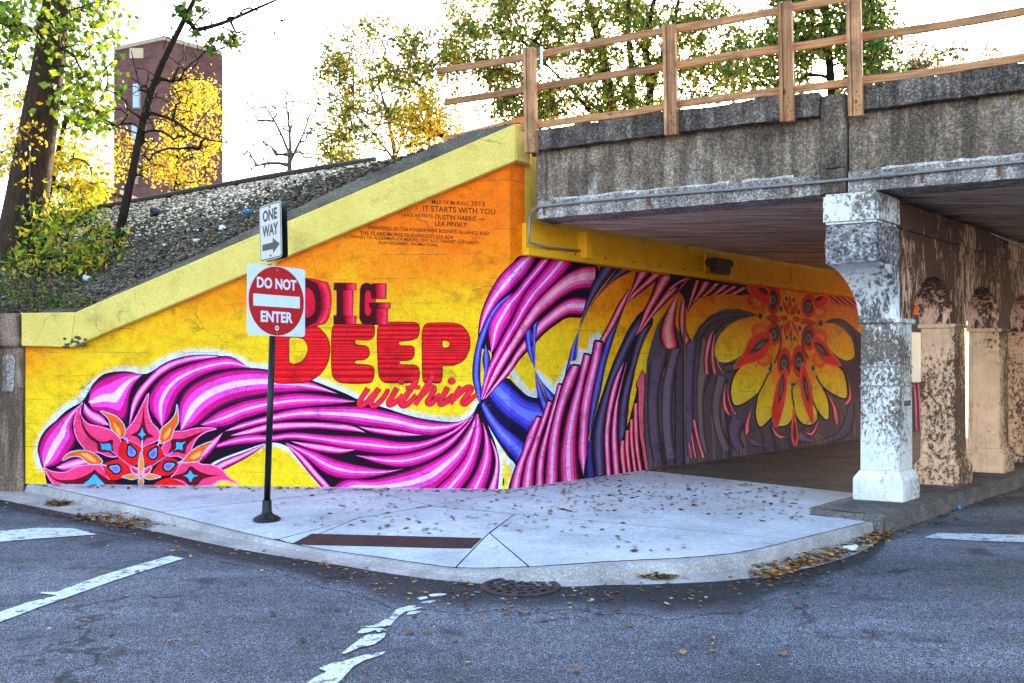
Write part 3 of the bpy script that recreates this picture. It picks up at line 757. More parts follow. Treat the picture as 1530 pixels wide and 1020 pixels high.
# second timber guard further back on the embankment edge
g2 = thing('timber_guard', 'short weathered timber rail low behind the yellow coping', 'fence', tuple(wp(690, 205)-WN*.3))
a, b = onpl(664, 208, wL-WN*.55, WD), onpl(790, 176, wL-WN*.55, WD)
bm = bmesh.new(); hexa(bm, [a-UPV*.05, b-UPV*.05, b-UPV*.05-WN*.04, a-UPV*.05-WN*.04, a+UPV*.04, b+UPV*.04, b+UPV*.04-WN*.04, a+UPV*.04-WN*.04]); bmo('rail', bm, M['timber'], g2)

# ---------------------------------------------------------------- lamp housing and cables under the bridge
lamp = thing('bulkhead_lamp', 'small dark unlit lamp housing fixed on the yellow beam', 'lamp', tuple(onpl(1072, 392, tS, D)))
pl = onpl(1066, 394, tS+TN*.1, D)
bm = bmesh.new(); obox(bm, pl-D*.30-UPV*.07, D*.62, TN*.22, UPV*.14); bevel(bm, .03, 2); bmo('housing', bm, M['lamp_brown'], lamp)
bm = bmesh.new(); obox(bm, pl-D*.18-UPV*.17+TN*.03, D*.5, TN*.13, UPV*.11); bevel(bm, .02, 2); bmo('lens', bm, M['lamp_brown'], lamp)
V, F = [], []; tube(V, F, [onpl(1030, 372, tS+TN*.10, D), onpl(1040, 380, tS+TN*.12, D), onpl(1040, 404, tS+TN*.12, D)], .012, 6); pyd('cable', V, F, M['beam_yellow'], lamp, True)
# white sheet-metal cabinet beyond first pier
pb_ = onpl(1350, 530, tS, D)
cab = thing('white_board', 'white boxed panel standing out from the mural wall behind first pier', 'panel', tuple(pb_))
v1 = (pb_-tS).dot(D)
bm = bmesh.new(); obox(bm, tw(v1-1.2, .03, 1.35), D*2.6, TN*.55, UPV*1.15); bevel(bm, .04, 2); bmo('cabinet', bm, M['board_white'], cab)
# cable under right soffit
V, F = [], []; sag = [arc(.05, 3+i*.8, 3.55-.06*math.sin(i/9*math.pi)) for i in range(10)]; tube(V, F, sag, .012, 5)
tag(pyd('hanging_cable', V, F, M['black_metal']), 'thin black cable strung along the arcade top', 'cable')
# ---------------------------------------------------------------- the mural: painted shapes laid on the wall planes
def lin(h):
    h = h.lstrip('#'); c = [int(h[i:i+2], 16)/255 for i in (0, 2, 4)]
    return tuple(((x+.055)/1.055)**2.4 if x > .04045 else x/12.92 for x in c)
K_, PL, MG, PK, LP, PA = lin('1c0518'), lin('720c52'), lin('dc0a7c'), lin('fb3abc'), lin('ff7edc'), lin('ffc0f0')
RD, RL, RS = lin('c20f3c'), lin('ef3a62'), lin('ff8a96')
NV, BL, LB = lin('130a36'), lin('3a33b4'), lin('7378f4')
PD, PU, PV = lin('1b0f22'), lin('4a3462'), lin('75608c')
HALO = lin('d4e4f6')
YEL = lin('ffde1c'); ORA = lin('ff9e10')
ZT_ = {'px':(0,0,1), 'T1':(690,370,5.37), 'T2':(690,550,5.37), 'T3':(840,380,5.37), 'T4':(840,540,5.37), 'R1':(1000,400,5.276), 'R2':(1000,530,5.276),
       'R3':(1060,410,6.8), 'F1':(50,580,6.8), 'F2':(200,580,6.8), 'G1':(440,410,9.5625), 'D1':(400,470,7.84), 'D2':(550,470,6.8)}
def P(z, s):
    ox, oy, k_ = ZT_[z]
    return [(ox+float(a)/k_, oy+float(b)/k_) for a, b in (t.split(',') for t in s.split())]
LAID = []
def paint(name, verts, faces, cols, parent=None, clip=True, label=None):
    """verts: photo pixels; faces: index tuples; cols: per face list of per-corner rgba. Folded over the wall corner at columns 762 and 784."""
    bx = (min(v[0] for v in verts)-2, max(v[0] for v in verts)+2, min(v[1] for v in verts)-2, max(v[1] for v in verts)+2)
    lay = 1+max([0]+[l for (a, b, c, d, l) in LAID if a < bx[1] and b > bx[0] and c < bx[3] and d > bx[2]]); LAID.append((*bx, lay))
    bm = bmesh.new(); cl = bm.loops.layers.float_color.new('Col')
    bv = [bm.verts.new((x, y, 0)) for x, y in verts]
    for f, c in zip(faces, cols):
        if len(set(f)) < 3: continue
        try: fc = bm.faces.new([bv[i] for i in f])
        except ValueError: continue
        for lp, q in zip(fc.loops, c): lp[cl] = q if len(q) == 4 else (*q, 1)
    xs = [v[0] for v in verts]
    for x in (762, 784):
        if min(xs) < x < max(xs): bmesh.ops.bisect_plane(bm, geom=bm.verts[:]+bm.edges[:]+bm.faces[:], plane_co=(x, 0, 0), plane_no=(1, 0, 0), dist=1e-5)
    if clip:
        for a, b in (((38, 722.5), (762, 731.5)), ((784, 729), (1430, 638)), ((762, 731.5), (784, 729))):
            fs = [f for f in bm.faces if a[0] <= f.calc_center_median().x <= b[0]]
            g = set(fs)
            for f in fs: g.update(f.edges); g.update(f.verts)
            if g: bmesh.ops.bisect_plane(bm, geom=list(g), plane_co=(*a, 0), plane_no=(-(b[1]-a[1]), b[0]-a[0], 0), clear_outer=True, dist=1e-5)
        if max(xs) > 784:                                   # top edge under the beam
            a, b = (784, 377), (1430, 468.3)
            fs = [f for f in bm.faces if f.calc_center_median().x >= 784]; g = set(fs)
            for f in fs: g.update(f.edges); g.update(f.verts)
            if g: bmesh.ops.bisect_plane(bm, geom=list(g), plane_co=(*a, 0), plane_no=(b[1]-a[1], -(b[0]-a[0]), 0), clear_outer=True, dist=1e-5)
    sx = {v: [0, 0] for v in bm.verts}
    lay *= .3
    for f in bm.faces:
        cx = f.calc_center_median().x
        for v in f.verts: sx[v][0] += cx; sx[v][1] += 1
    for v in bm.verts:
        x, y = v.co.x, v.co.y
        p = on_wall(x, y, lay)
        if abs(x-762) < 1e-3 or abs(x-784) < 1e-3:          # fold: sit on the bisector so both sides stay proud
            base = on_wall(x, y, -1.6); off = .0008+lay*.0005
            n_ = (WN+CN) if abs(x-762) < 1e-3 else (CN+TN); n_.normalize(); p = base+n_*off/n_.dot(CN)
        v.co = p
    par_ = parent if parent is not None else (wing if sum(xs)/len(xs) < 775 else tun)
    bmesh.ops.recalc_face_normals(bm, faces=bm.faces[:])
    o = bmo(name, bm, M['mural_paint'], par_, recalc=False)
    if label: o['label'] = label
    return o
def lerp(a, b, t): return tuple(x+(y-x)*t for x, y in zip(a, b))
def rgba(c): return c if len(c) == 4 else (*c, 1)
def band(name, A, B, stops, n=26, parent=None, grow=0.0):
    a, b = smooth_pts(A, n), smooth_pts(B, n); a, b = a-(b-a)*grow, b+(b-a)*grow
    us = [s[0] for s in stops]; cs = [rgba(s[1]) for s in stops]
    m = len(us); V, F, Cc = [], [], []
    for i in range(n):
        for u in us: V.append(tuple(a[i]*(1-u)+b[i]*u))
    for i in range(n-1):
        for k_ in range(m-1):
            F.append((i*m+k_, i*m+k_+1, (i+1)*m+k_+1, (i+1)*m+k_)); Cc.append([cs[k_], cs[k_+1], cs[k_+1], cs[k_]])
    return paint(name, V, F, Cc, parent)
def poly(name, pts, col, smooth=True, n=None, parent=None, stripes=None, holes=(), label=None, hs=True):
    q = smooth_pts(pts, n or max(24, len(pts)*5), True) if smooth else np.array(pts, float)
    rings = [[Vector((x, y, 0)) for x, y in q]]
    for h in holes: rings.append([Vector((x, y, 0)) for x, y in (smooth_pts(h, max(16, len(h)*5), True) if hs else h)])
    flat = [v for r in rings for v in r]
    tris = tessellate_polygon(rings)
    if stripes is None: return paint(name, [(v.x, v.y) for v in flat], tris, [[rgba(col)]*3]*len(tris), parent, label=label)
    bm = bmesh.new(); bv = [bm.verts.new(v) for v in flat]
    for t in tris:
        try: bm.faces.new([bv[i] for i in t])
        except ValueError: pass
    for y in stripes[1:]:
        bmesh.ops.bisect_plane(bm, geom=bm.verts[:]+bm.edges[:]+bm.faces[:], plane_co=(0, y[0], 0), plane_no=(0, 1, 0), dist=1e-5)
    bm.verts.index_update(); V = [(v.co.x, v.co.y) for v in bm.verts]; F, Cc = [], []
    for f in bm.faces:
        cy = f.calc_center_median().y; i = max([0]+[j for j, s in enumerate(stripes) if s[0] <= cy])
        y0, c0 = stripes[i][0], stripes[i][1]; c1 = stripes[i][2] if len(stripes[i]) > 2 else c0
        y1 = stripes[i+1][0] if i+1 < len(stripes) else y0+30
        F.append(tuple(v.index for v in f.verts)); Cc.append([rgba(lerp(c0, c1, min(1, max(0, (v.co.y-y0)/(y1-y0))))) for v in f.verts])
    bm.free(); return paint(name, V, F, Cc, parent, label=label)
def stroke(name, pts, w, col, n=None, closed=False, parent=None, smooth=True, fade=None):
    """line of width w (photo pixels, may be a list); fade = colour at the outer edges"""
    q = smooth_pts(pts, n or max(20, len(pts)*6), closed) if smooth else np.array(pts, float)
    if closed: q = np.vstack([q, q[:1]])
    m = len(q); t = np.gradient(q, axis=0); t /= np.linalg.norm(t, axis=1)[:, None]+1e-9; nn = np.stack([-t[:, 1], t[:, 0]], 1)
    ww = np.interp(np.linspace(0, 1, m), np.linspace(0, 1, len(w)), w)[:, None] if hasattr(w, '__len__') else np.full((m, 1), float(w))
    if fade is None: L = [q-nn*ww/2, q+nn*ww/2]; cs = [rgba(col)]*2
    else: L = [q-nn*ww/2, q, q+nn*ww/2]; cs = [rgba(fade), rgba(col), rgba(fade)]
    r = len(L); V = [tuple(L[k_][i]) for i in range(m) for k_ in range(r)]; F, Cc = [], []
    for i in range(m-1):
        for k_ in range(r-1): F.append((i*r+k_, i*r+k_+1, (i+1)*r+k_+1, (i+1)*r+k_)); Cc.append([cs[k_], cs[k_+1], cs[k_+1], cs[k_]])
    return paint(name, V, F, Cc, parent)
def disc(cx, cy, rx, ry, n=20, rot=0.0):
    c, s = math.cos(rot), math.sin(rot)
    return [(cx+rx*math.cos(a)*c-ry*math.sin(a)*s, cy+rx*math.cos(a)*s+ry*math.sin(a)*c) for a in [2*math.pi*i/n for i in range(n)]]
def prof(e, d, m, l, p, h0=.36, h1=.60, b=.10):
    g = (h0-b)/4
    return [(0, e), (b*.8, e), (b+g*.7, d), (b+g*.9, m), (b+2*g, m), (b+2.2*g, l), (h0, l), (h0+.02, p), (h1-.02, p), (h1, l),
            (h1+(1-b-h1)*.35, l), (h1+(1-b-h1)*.4, m), (h1+(1-b-h1)*.72, m), (h1+(1-b-h1)*.78, d), (1-b*.8, e), (1, e)]
PINK = prof(K_, PL, MG, PK, PA, .42, .56, .03); PINKT = prof(K_, PL, MG, LP, PA, .38, .52, .06)
PINKB = prof(K_, PL, MG, lin('fb4ac6'), lin('ffc8f4'), .38, .58, .02)
ROSE = prof(lin('24070f'), lin('7a1238'), lin('d62c5c'), lin('f2647f'), lin('ff9fae'), .36, .58, .12)
MIXP = prof(K_, lin('6e0a3c'), lin('d8186c'), lin('f95fa6'), lin('ffb4d8'), .36, .58, .12)
BLUE = prof(NV, lin('241d70'), BL, lin('4f4cd6'), LB, .36, .62, .10)
PURP = prof(PD, lin('2a1b3c'), lin('3d2c56'), lin('50406c'), lin('6a5a86'), .36, .6, .10)

# --- pink wave on the wing wall: halo, dark body, then the stripes
wave = P('px', "66,702 60,690 59,671 70,645 97,615 123,599 134,583 159,564 188,556 219,558 250,540 282,531 320,530 353,538 373,549 400,552 440,563 466,568 515,587 534,596 572,608 621,623 670,630 694,627 708,615 716,600 "
         "722,615 731,640 741,665 746,696 742,731 600,735 492,731 474,712 452,688 431,668 405,661 372,670 318,691 290,716 240,735 90,735")
h_top = wave[:26]
stroke('painted_halo', h_top, [20, 26, 26, 24, 22, 22, 22, 20], HALO, 90, fade=(*HALO, 0))
stroke('painted_halo', P('px', "492,731 474,712 452,688 431,668 405,661 372,670 318,691"), 18, HALO, 40, fade=(*HALO, 0))
stroke('painted_halo', P('px', "720,612 733,645 743,668 748,698 745,733"), 14, HALO, 30, fade=(*HALO, 0))
poly('painted_wave', wave, K_, n=260)
B_ = [
 ("65,698 59,676 65,654 79,636 98,620 122,603", "65,698 88,692 104,672 112,656 107,638 113,617 122,603", PINKB),
 ("84,698 101,688 121,684 136,690", "84,698 95,704 112,702 136,690", PINKT),
 ("132,600 137,582 152,568 172,560 194,557 212,560", "132,600 141,613 165,618 183,627 189,616 193,592 199,576 212,560", PINKB),
 ("126,602 137,612 153,620 163,635", "126,602 124,617 135,630 150,636 163,635", PINKT),
 ("193,637 196,605 204,585 220,566 243,545 277,533 308,530 334,533", "193,637 205,607 219,584 235,566 259,550 286,541 313,536 334,533", PINKT),
 ("242,637 226,614 223,596 232,577 252,558 279,546 308,538 338,533 355,538 371,549", "242,637 254,620 261,602 269,586 286,570 311,557 338,551 371,549", PINK),
 ("270,643 268,614 271,598 282,582 302,568 330,558 352,554 379,553 400,555 440,565 468,572 505,588", "270,643 293,634 311,619 332,605 352,597 379,591 400,588 445,584 477,584 505,588", PINKB),
 ("300,634 323,617 344,607 367,599 400,593 440,588 486,591 530,599", "300,634 314,638 338,636 360,627 382,620 400,615 450,608 505,603 530,600", PINK),
 ("336,644 360,632 382,626 400,621 440,611 491,608 538,608 583,616 622,626 661,632 687,630 706,621", "336,644 360,641 382,635 400,631 452,625 505,629 557,637 596,642 635,650 661,646 687,635 706,622", PINKB),
 ("345,650 370,641 405,632 452,630 505,632 531,637 546,646", "345,651 372,650 405,644 465,640 505,643 546,646", PINKT),
 ("536,637 583,641 632,650", "536,637 557,646 596,652 632,650", PINKT),
 ("315,668 345,655 374,649 405,650 439,646 491,650 557,654 596,660 635,658 674,644 695,629 709,615", "315,670 352,664 405,659 439,656 491,664 531,672 583,678 622,673 661,657 690,639 709,616", PINK),
 ("434,659 478,663 531,672", "434,659 465,672 505,678 531,672", PINKT),
 ("531,680 583,681 622,675 661,662 690,641 709,619", "531,680 570,693 609,697 648,684 677,663 700,634 709,619", PINK),
 ("426,661 465,673 505,688 544,697 583,702 604,700", "426,661 457,683 486,706 518,715 557,712 604,700", PINK),
 ("426,662 452,680 478,709 498,730", "426,662 444,683 465,709 484,730", PINKT),
 ("497,729 518,717 557,717 609,705 648,689 680,668 701,641 712,618", "531,735 599,737 651,729 682,699 700,671 710,642 713,618", PINKB),
 ("651,731 677,706 695,683 706,652 712,619", "688,731 706,704 716,672 720,644 715,619", PINK),
 ("695,731 711,706 722,676 724,652 721,630", "724,731 732,704 735,678 729,649 721,630", PINK),
 ("729,731 738,706 740,683 733,654", "743,731 746,704 744,678 733,654", PINKT),
 ("266,690 290,676 312,660 333,646", "270,700 300,690 322,668 333,646", PINKT),
 ("300,708 330,690 365,676 400,661", "305,714 335,700 370,682 400,662", PINKT),
]
for a, b, st in B_: band('painted_stripe', P('px', a), P('px', b), st, 30, grow=.10)

# --- lotus at the lower left
PKF, PKE, DKR, SKY_, RED_, OR1, OR2 = lin('fb3a74'), lin('ff86c8'), lin('6a0414'), lin('46a8f0'), lin('f01016'), lin('ff5c05'), lin('ffa95c')
def petal(z, s, fill, edge=None, w=1.5, name='painted_petal'):
    q = P(z, s); poly(name, q, fill)
    if edge is not None: stroke('painted_outline', q, w, edge, closed=True)
petal('F1', "105,800 190,955 300,990 800,1000 770,930 700,800 640,770 560,775 430,800 330,850 230,850 150,830", PKF, PKE)
petal('F1', "145,840 230,920 380,930 500,900 590,850 625,820 660,860 770,930 850,965 850,1000 500,1000 330,970 210,930", DKR)
petal('F1', "510,965 560,930 620,870 670,915 720,965 720,1000 510,1000", SKY_, lin('1a0a30'), 1)
petal('F1', "500,140 440,240 412,380 440,500 500,590 560,650 660,650 760,690 850,690 885,600 880,510 800,430 680,390 560,360 490,290 478,220", PKF, PKE)
petal('F1', "475,260 500,400 560,500 640,560 660,640 760,650 830,690 805,600 805,520 720,545 640,520 560,450 510,370", DKR)
petal('F1', "660,540 700,560 780,560 790,630 720,625 690,625 685,580", SKY_, lin('1a0a30'), 1)
petal('F1', "1170,50 1100,180 1020,330 930,440 910,500 960,530 1050,560 1100,600 1150,575 1240,540 1290,500 1270,420 1200,340 1160,200", PKF, PKE)
petal('F1', "1125,180 1100,340 1060,430 990,475 1060,500 1105,560 1150,510 1225,490 1160,440 1130,330", DKR)
petal('F1', "1107,395 1085,445 1062,470 1090,490 1107,525 1120,490 1145,470 1122,440", SKY_, lin('1a0a30'), 1)
petal('F2', "840,410 700,400 600,410 500,435 410,440 370,500 290,590 310,670 370,690 450,690 520,720 570,660 600,580 650,500 740,440", PKF, PKE)
petal('F2', "720,430 620,470 500,510 385,520 380,590 350,660 400,655 460,650 520,665 540,590 600,520", DKR)
petal('F2', "535,535 480,550 430,545 430,600 400,640 450,620 500,628 500,580", SKY_, lin('1a0a30'), 1)
petal('F2', "1080,975 960,900 900,830 800,780 690,770 640,740 560,755 480,760 440,830 400,880 380,900 480,950 560,985 780,985 860,940 940,935 1010,955", PKF, PKE)
petal('F2', "880,885 760,875 660,840 575,790 520,850 380,905 500,935 560,985 640,985 700,925 800,895", DKR)
petal('F2', "575,830 545,870 495,885 540,905 580,955 610,905 665,890 605,870", SKY_, lin('1a0a30'), 1)
petal('F1', "680,232 760,250 850,290 915,360 935,440 905,505 850,470 790,410 760,310", OR1, lin('9cc4f0'), 1.2)
petal('F1', "815,345 860,390 885,440 880,480 840,430", OR2)
petal('F1', "293,735 350,660 450,630 560,635 650,680 705,750 640,775 560,765 480,700 390,695", OR1, lin('9cc4f0'), 1.2)
petal('F1', "480,660 560,665 620,715 640,750 580,735", OR2)
petal('F2', "440,160 420,260 360,340 280,410 262,500 258,560 320,545 380,510 410,420 455,330", OR1, lin('9cc4f0'), 1.2)
petal('F2', "380,395 330,440 305,500 330,510 370,450", OR2)
petal('F2', "805,540 720,560 620,610 560,660 490,750 580,750 660,740 700,670 740,610", OR1, lin('9cc4f0'), 1.2)
petal('F2', "690,635 630,660 570,710 630,715 670,690", OR2)
for z, s, c in (('F1', "860,690 880,560 940,530 1040,560 1095,610 1085,700 1040,780 960,770 880,720", (995, 640)), ('F1', "730,860 715,770 780,740 880,720 960,770 1010,840 960,890 880,920 790,930", (830, 815)),
                ('F2', "95,610 200,570 260,580 305,670 260,740 190,780 130,790 95,700", (200, 660)), ('F2', "190,860 260,760 330,700 420,720 460,760 420,840 340,885 250,880", (360, 790))):
    petal(z, s, RED_)
    ox, oy, k_ = ZT_[z]; cx, cy = ox+c[0]/k_, oy+c[1]/k_
    d1 = math.atan2(712-cy, 211-cx)
    tip = (cx-math.cos(d1)*13, cy-math.sin(d1)*13)
    for r, col in ((8.5, lin('150a2c')), (6, SKY_), (3.6, lin('a457c8'))):
        px_ = [(cx+math.cos(d1)*2+math.cos(d1+a)*r, cy+math.sin(d1)*2+math.sin(d1+a)*r) for a in np.linspace(-2.0, 2.0, 9)]
        poly('painted_drop', [(cx-math.cos(d1)*(r*1.55), cy-math.sin(d1)*(r*1.55))]+px_, col)
    stroke('painted_outline', [tip, (cx-math.cos(d1)*22, cy-math.sin(d1)*22)], [1.5, 2.6], lin('9cc4f0'))
petal('F2', "200,1000 280,930 370,910 480,950 520,1000", RED_)
for an, ln in ((-90, 38), (0, 30), (180, 29), (-45, 24), (-135, 24), (90, 16)):
    a = math.radians(an); wd = 4.3 if abs(an) in (90, 0, 180) else 6
    L_ = [(211+math.cos(a)*t*ln-math.sin(a)*w_*wd, 712+math.sin(a)*t*ln+math.cos(a)*w_*wd) for t, w_ in ((.05, 0), (.4, 1), (.7, .7), (1, 0), (.7, -.7), (.4, -1))]
    if abs(an) in (45, 135): poly('painted_petal', L_, lin('f59ab4')); L2 = [(211+math.cos(a)*t*ln-math.sin(a)*w_*3, 712+math.sin(a)*t*ln+math.cos(a)*w_*3) for t, w_ in ((.3, 0), (.5, 1), (.8, .5), (.8, -.5), (.5, -1))]; poly('painted_petal', L2, lin('e8203c'))
    else: poly('painted_petal', L_, lin('f08a34')); stroke('painted_outline', L_, 1, lin('a9c8ee'), closed=True)
stroke('painted_outline', P('F1', "790,630 860,690 960,770 1070,840"), 1.8, lin('8a7ac0')); stroke('painted_outline', P('F2', "400,640 300,710 200,780 120,830"), 1.8, lin('8a7ac0'))
stroke('painted_outline', P('F1', "1107,525 1105,640"), 1.8, lin('a9c8ee'))

# --- twisted ribbons over the corner
poly('painted_ribbon', P('T1', "490,60 400,130 300,230 210,380 150,540 130,700 150,800 240,850 180,1050 150,1240 190,1215 380,1015 500,850 600,740 760,600 850,550 960,548 1010,400 1075,240 1075,140 800,90"), K_, n=150)
AR = [("500,62 400,140 300,250 220,390 160,540 138,690", "600,72 510,205 405,320 295,425 212,550 150,670", PINKB),
 ("640,85 560,190 500,262 420,360 330,430 250,540 215,650 235,830", "720,95 620,210 530,320 470,420 400,560 330,680 280,780 240,840", PINK),
 ("720,98 620,230 520,350 450,480 400,590 320,740 250,880 190,1010 150,1215", "890,115 770,250 640,380 540,500 480,600 400,720 330,840 250,990 163,1218", PINK),
 ("1075,145 950,160 830,220 720,310 600,430 520,540 450,650 380,770 300,900 240,1020 163,1218", "1060,330 920,340 800,400 700,480 600,570 520,680 450,780 370,900 310,1000 173,1218", prof(K_, lin('6e0a3c'), lin('dc1c6a'), lin('fb62b0'), lin('ffb0c8'), .30, .58, .07)),
 ("1010,400 900,392 800,430 700,510 600,600 510,720 440,820 380,920 320,1010 178,1212", "960,547 850,548 760,600 680,660 600,740 500,850 440,920 380,1012 190,1212", MIXP)]
for a, b, st in AR: band('painted_stripe', P('T1', a), P('T1', b), st, 40, grow=.10)
poly('painted_ribbon', P('T2', "350,80 440,145 530,222 620,235 660,340 620,480 500,640 435,785 360,690 280,575 200,435 148,310 140,255 200,235"), NV, n=90)
band('painted_stripe', P('T2', "350,85 440,150 530,228 612,242 650,345"), P('T2', "195,240 260,330 350,420 450,492 530,542 640,400"), BLUE, 30)
band('painted_stripe', P('T2', "185,262 260,370 350,460 440,522 510,580"), P('T2', "150,310 200,430 280,570 360,680 435,785"), BLUE, 30)
band('painted_stripe', P('T1', "405,362 280,450 200,570 140,700 100,850 84,1000 95,1100 130,1220 150,1245"), P('T1', "405,365 310,470 240,580 200,700 165,800 150,950 150,1060 160,1150 150,1245"), BLUE, 36)
band('painted_stripe', P('T1', "190,770 165,900 180,1010 150,1180"), P('T1', "190,770 228,880 215,960 150,1180"), BLUE, 20)
HF = [(0, HALO), (.45, (*HALO, .8)), (1, (*HALO, 0))]
band('painted_halo', P('T1', "385,1010 450,1110 530,1185 600,1205"), P('T1', "420,960 490,1060 550,1130 600,1110"), HF)
band('painted_halo', P('T1', "590,1000 660,1095 750,1185 830,1050 870,930"), P('T1', "610,960 680,1020 740,1060 790,990 830,900"), HF)
band('painted_halo', P('T2', "280,590 350,695 430,790 385,980"), P('T2', "310,690 345,760 385,830 345,980"), HF)
band('painted_halo', P('T2', "280,590 300,700 305,800 290,980"), P('T2', "285,600 330,720 335,800 325,980"), HF)
band('painted_stripe', P('T1', "500,690 520,820 582,968"), P('T1', "560,640 560,780 584,962"), BLUE, 16)
band('painted_stripe', P('T1', "560,640 565,800 583,968"), P('T1', "617,572 592,740 585,965"), BLUE, 16)
band('painted_stripe', P('T1', "585,985 600,1150 650,1325"), P('T1', "585,985 640,1130 690,1250"), BLUE, 16)
band('painted_stripe', P('T1', "586,985 640,1110 690,1250"), P('T1', "586,985 655,1090 745,1185"), BLUE, 16)
# purple twist
band('painted_stripe', P('T3', "310,95 240,230 190,370 155,500 138,595"), P('T3', "440,110 340,230 250,360 190,470 138,595"), PURP, 24)
band('painted_stripe', P('T3', "445,110 345,240 255,365 195,470 139,595"), P('T3', "560,132 410,215 305,318 222,430 140,595"), PURP, 24)
band('painted_stripe', P('T3', "134,600 80,730 40,870 5,1025"), P('T3', "134,600 110,740 95,900 70,960"), BLUE, 18)
band('painted_stripe', P('T3', "134,600 112,740 100,880 95,905"), P('T3', "135,600 124,720 118,880 112,905"), BLUE, 14)
# stepped pillars rising from the pavement
band('painted_halo', P('T3', "325,690 255,690 230,800 165,800 150,890 70,890"), P('T3', "300,600 215,650 190,750 130,740 110,840 60,860"), HF)
poly('painted_pillar_ground', P('T2', "600,385 560,470 480,680 375,985 480,1000 800,960 1000,900 1005,600 1040,250 1100,-60 1080,-140 1000,-90 940,-10 880,0 800,130 770,140 720,260 690,270 640,390"), K_, smooth=False)
PIL = [('T2', "598,383 530,520 480,680 420,830 380,985", "634,392 580,560 522,700 495,800 466,985"),
 ('T2', "688,255 640,400 570,600 515,740 490,860 470,985", "724,268 682,400 622,580 582,760 570,985"),
 ('T2', "772,122 730,280 670,500 612,700 585,960", "808,132 772,270 722,430 675,640 655,800 655,960"),
 ('T2', "882,-30 820,100 760,300 700,560 680,750 665,945", "948,-22 885,150 822,320 785,500 768,720 765,945"),
 ('T2', "982,-120 920,130 860,330 810,560 790,750 798,930", "1034,-105 975,150 935,350 912,550 915,750 930,930"),
 ('T3', "262,688 230,850 190,1000 150,1200 135,1400 128,1600 168,1780", "328,703 282,950 232,1170 207,1350 198,1550 200,1640 178,1780")]
for z, a, b in PIL:
    A_, B2 = P(z, a), P(z, b)
    band('painted_pillar', A_, B2, prof(K_, lin('7a0a44'), lin('d6196c'), lin('f65cae'), lin('ffb2e4'), .38, .58, .08), 30, grow=.16)
    stroke('painted_outline', [A_[0], B2[0]], 3, K_, smooth=False)
# --- purple bodies and strands in the underpass
band('painted_stripe', P('T3', "510,388 430,500 360,640 310,800 270,950 230,1150 215,1300 205,1500"), P('T3', "512,388 457,530 402,700 352,870 322,1020 305,1110 270,1250 205,1500"), prof(NV, lin('221a50'), lin('3c3088'), lin('4c44a4'), lin('6a64c4'), .36, .6, .1), 36)
poly('painted_ribbon', P('T3', "640,455 540,580 470,720 400,880 330,1080 260,1300 215,1500 185,1830 500,1800 480,1600 465,1500 510,1420 520,1340 540,1150 570,1000 600,860 660,680 730,530"), PD, n=110)
band('painted_stripe', P('T3', "640,462 545,582 475,722 405,882 338,1080 270,1300 240,1500 260,1780"), P('T3', "590,660 540,760 480,900 430,1000 390,1100 350,1300 338,1500 345,1760"), PURP, 30)
band('painted_stripe', P('T3', "600,650 560,780 530,930 490,1050 450,1250 440,1450 450,1560"), P('T3', "725,540 655,690 598,860 565,1000 535,1150 518,1340 500,1430"), PURP, 30)
band('painted_stripe', P('T3', "205,1500 195,1600 185,1790"), P('T3', "240,1480 240,1600 265,1780"), prof(NV, NV, lin('2c2470'), lin('342c80'), lin('3c3490')), 10)
STR = [('T3', "530,278 450,400 370,560 296,692", "528,320 492,420 424,560 346,692", ROSE),
 ('T3', "600,140 572,230 532,330 513,392", "705,145 642,210 572,300 513,392", ROSE), ('T3', "712,155 640,230 560,310 514,392", "805,165 702,240 602,320 514,394", ROSE),
 ('T3', "770,180 720,320 660,440 620,560 588,645", "905,175 832,260 742,400 662,540 588,648", ROSE), ('T3', "905,195 802,330 702,480 588,650", "1020,195 902,310 762,450 652,590 588,652", ROSE),
 ('T4', "492,5 420,130 370,300 340,500 333,650 348,960", "492,5 462,130 422,300 392,450 380,600 385,760 398,960", MIXP), ('T4', "512,5 460,200 410,380 390,550 390,700 410,960", "516,5 482,150 452,300 442,480 442,620 468,960", MIXP),
 ('T4', "463,640 458,750 486,940", "498,630 502,750 520,940", ROSE), ('T4', "503,557 498,700 528,930", "538,547 537,700 556,930", ROSE), ('T4', "538,467 538,650 574,930", "568,459 572,650 602,930", ROSE),
 ('T4', "568,342 568,500 580,700 618,930", "604,330 607,500 617,700 650,930", ROSE)]
poly('painted_strand_ground', P('T4', "465,640 500,560 535,470 568,340 603,200 665,100 662,400 665,600 715,940 470,960"), lin('2a0812'), smooth=False)
poly('painted_strand_ground', P('T3', "590,140 560,250 515,395 700,250 800,170"), lin('2a0812'), smooth=False)
poly('painted_strand_ground', P('T3', "770,180 720,320 640,460 588,655 700,520 780,440 900,320 1030,200"), lin('2a0812'), smooth=False)
for z, a, b, st in STR: band('painted_strand', P(z, a), P(z, b), st, 26, grow=.10)
poly_dummy = (('T3', "560,150 580,180 530,300 515,380 480,430 440,470 350,640"),)
poly('painted_pillar', P('T4', "588,175 640,62 662,100 662,200 652,400 656,600 706,940 672,940 614,600 600,400 603,215 590,215"), lin('2a0812'), smooth=False)
poly('painted_pillar', P('T4', "596,172 639,75 655,105 655,200 646,400 650,600 697,940 677,940 622,600 608,400 609,205 596,200"), lin('ee5d78'), smooth=False)
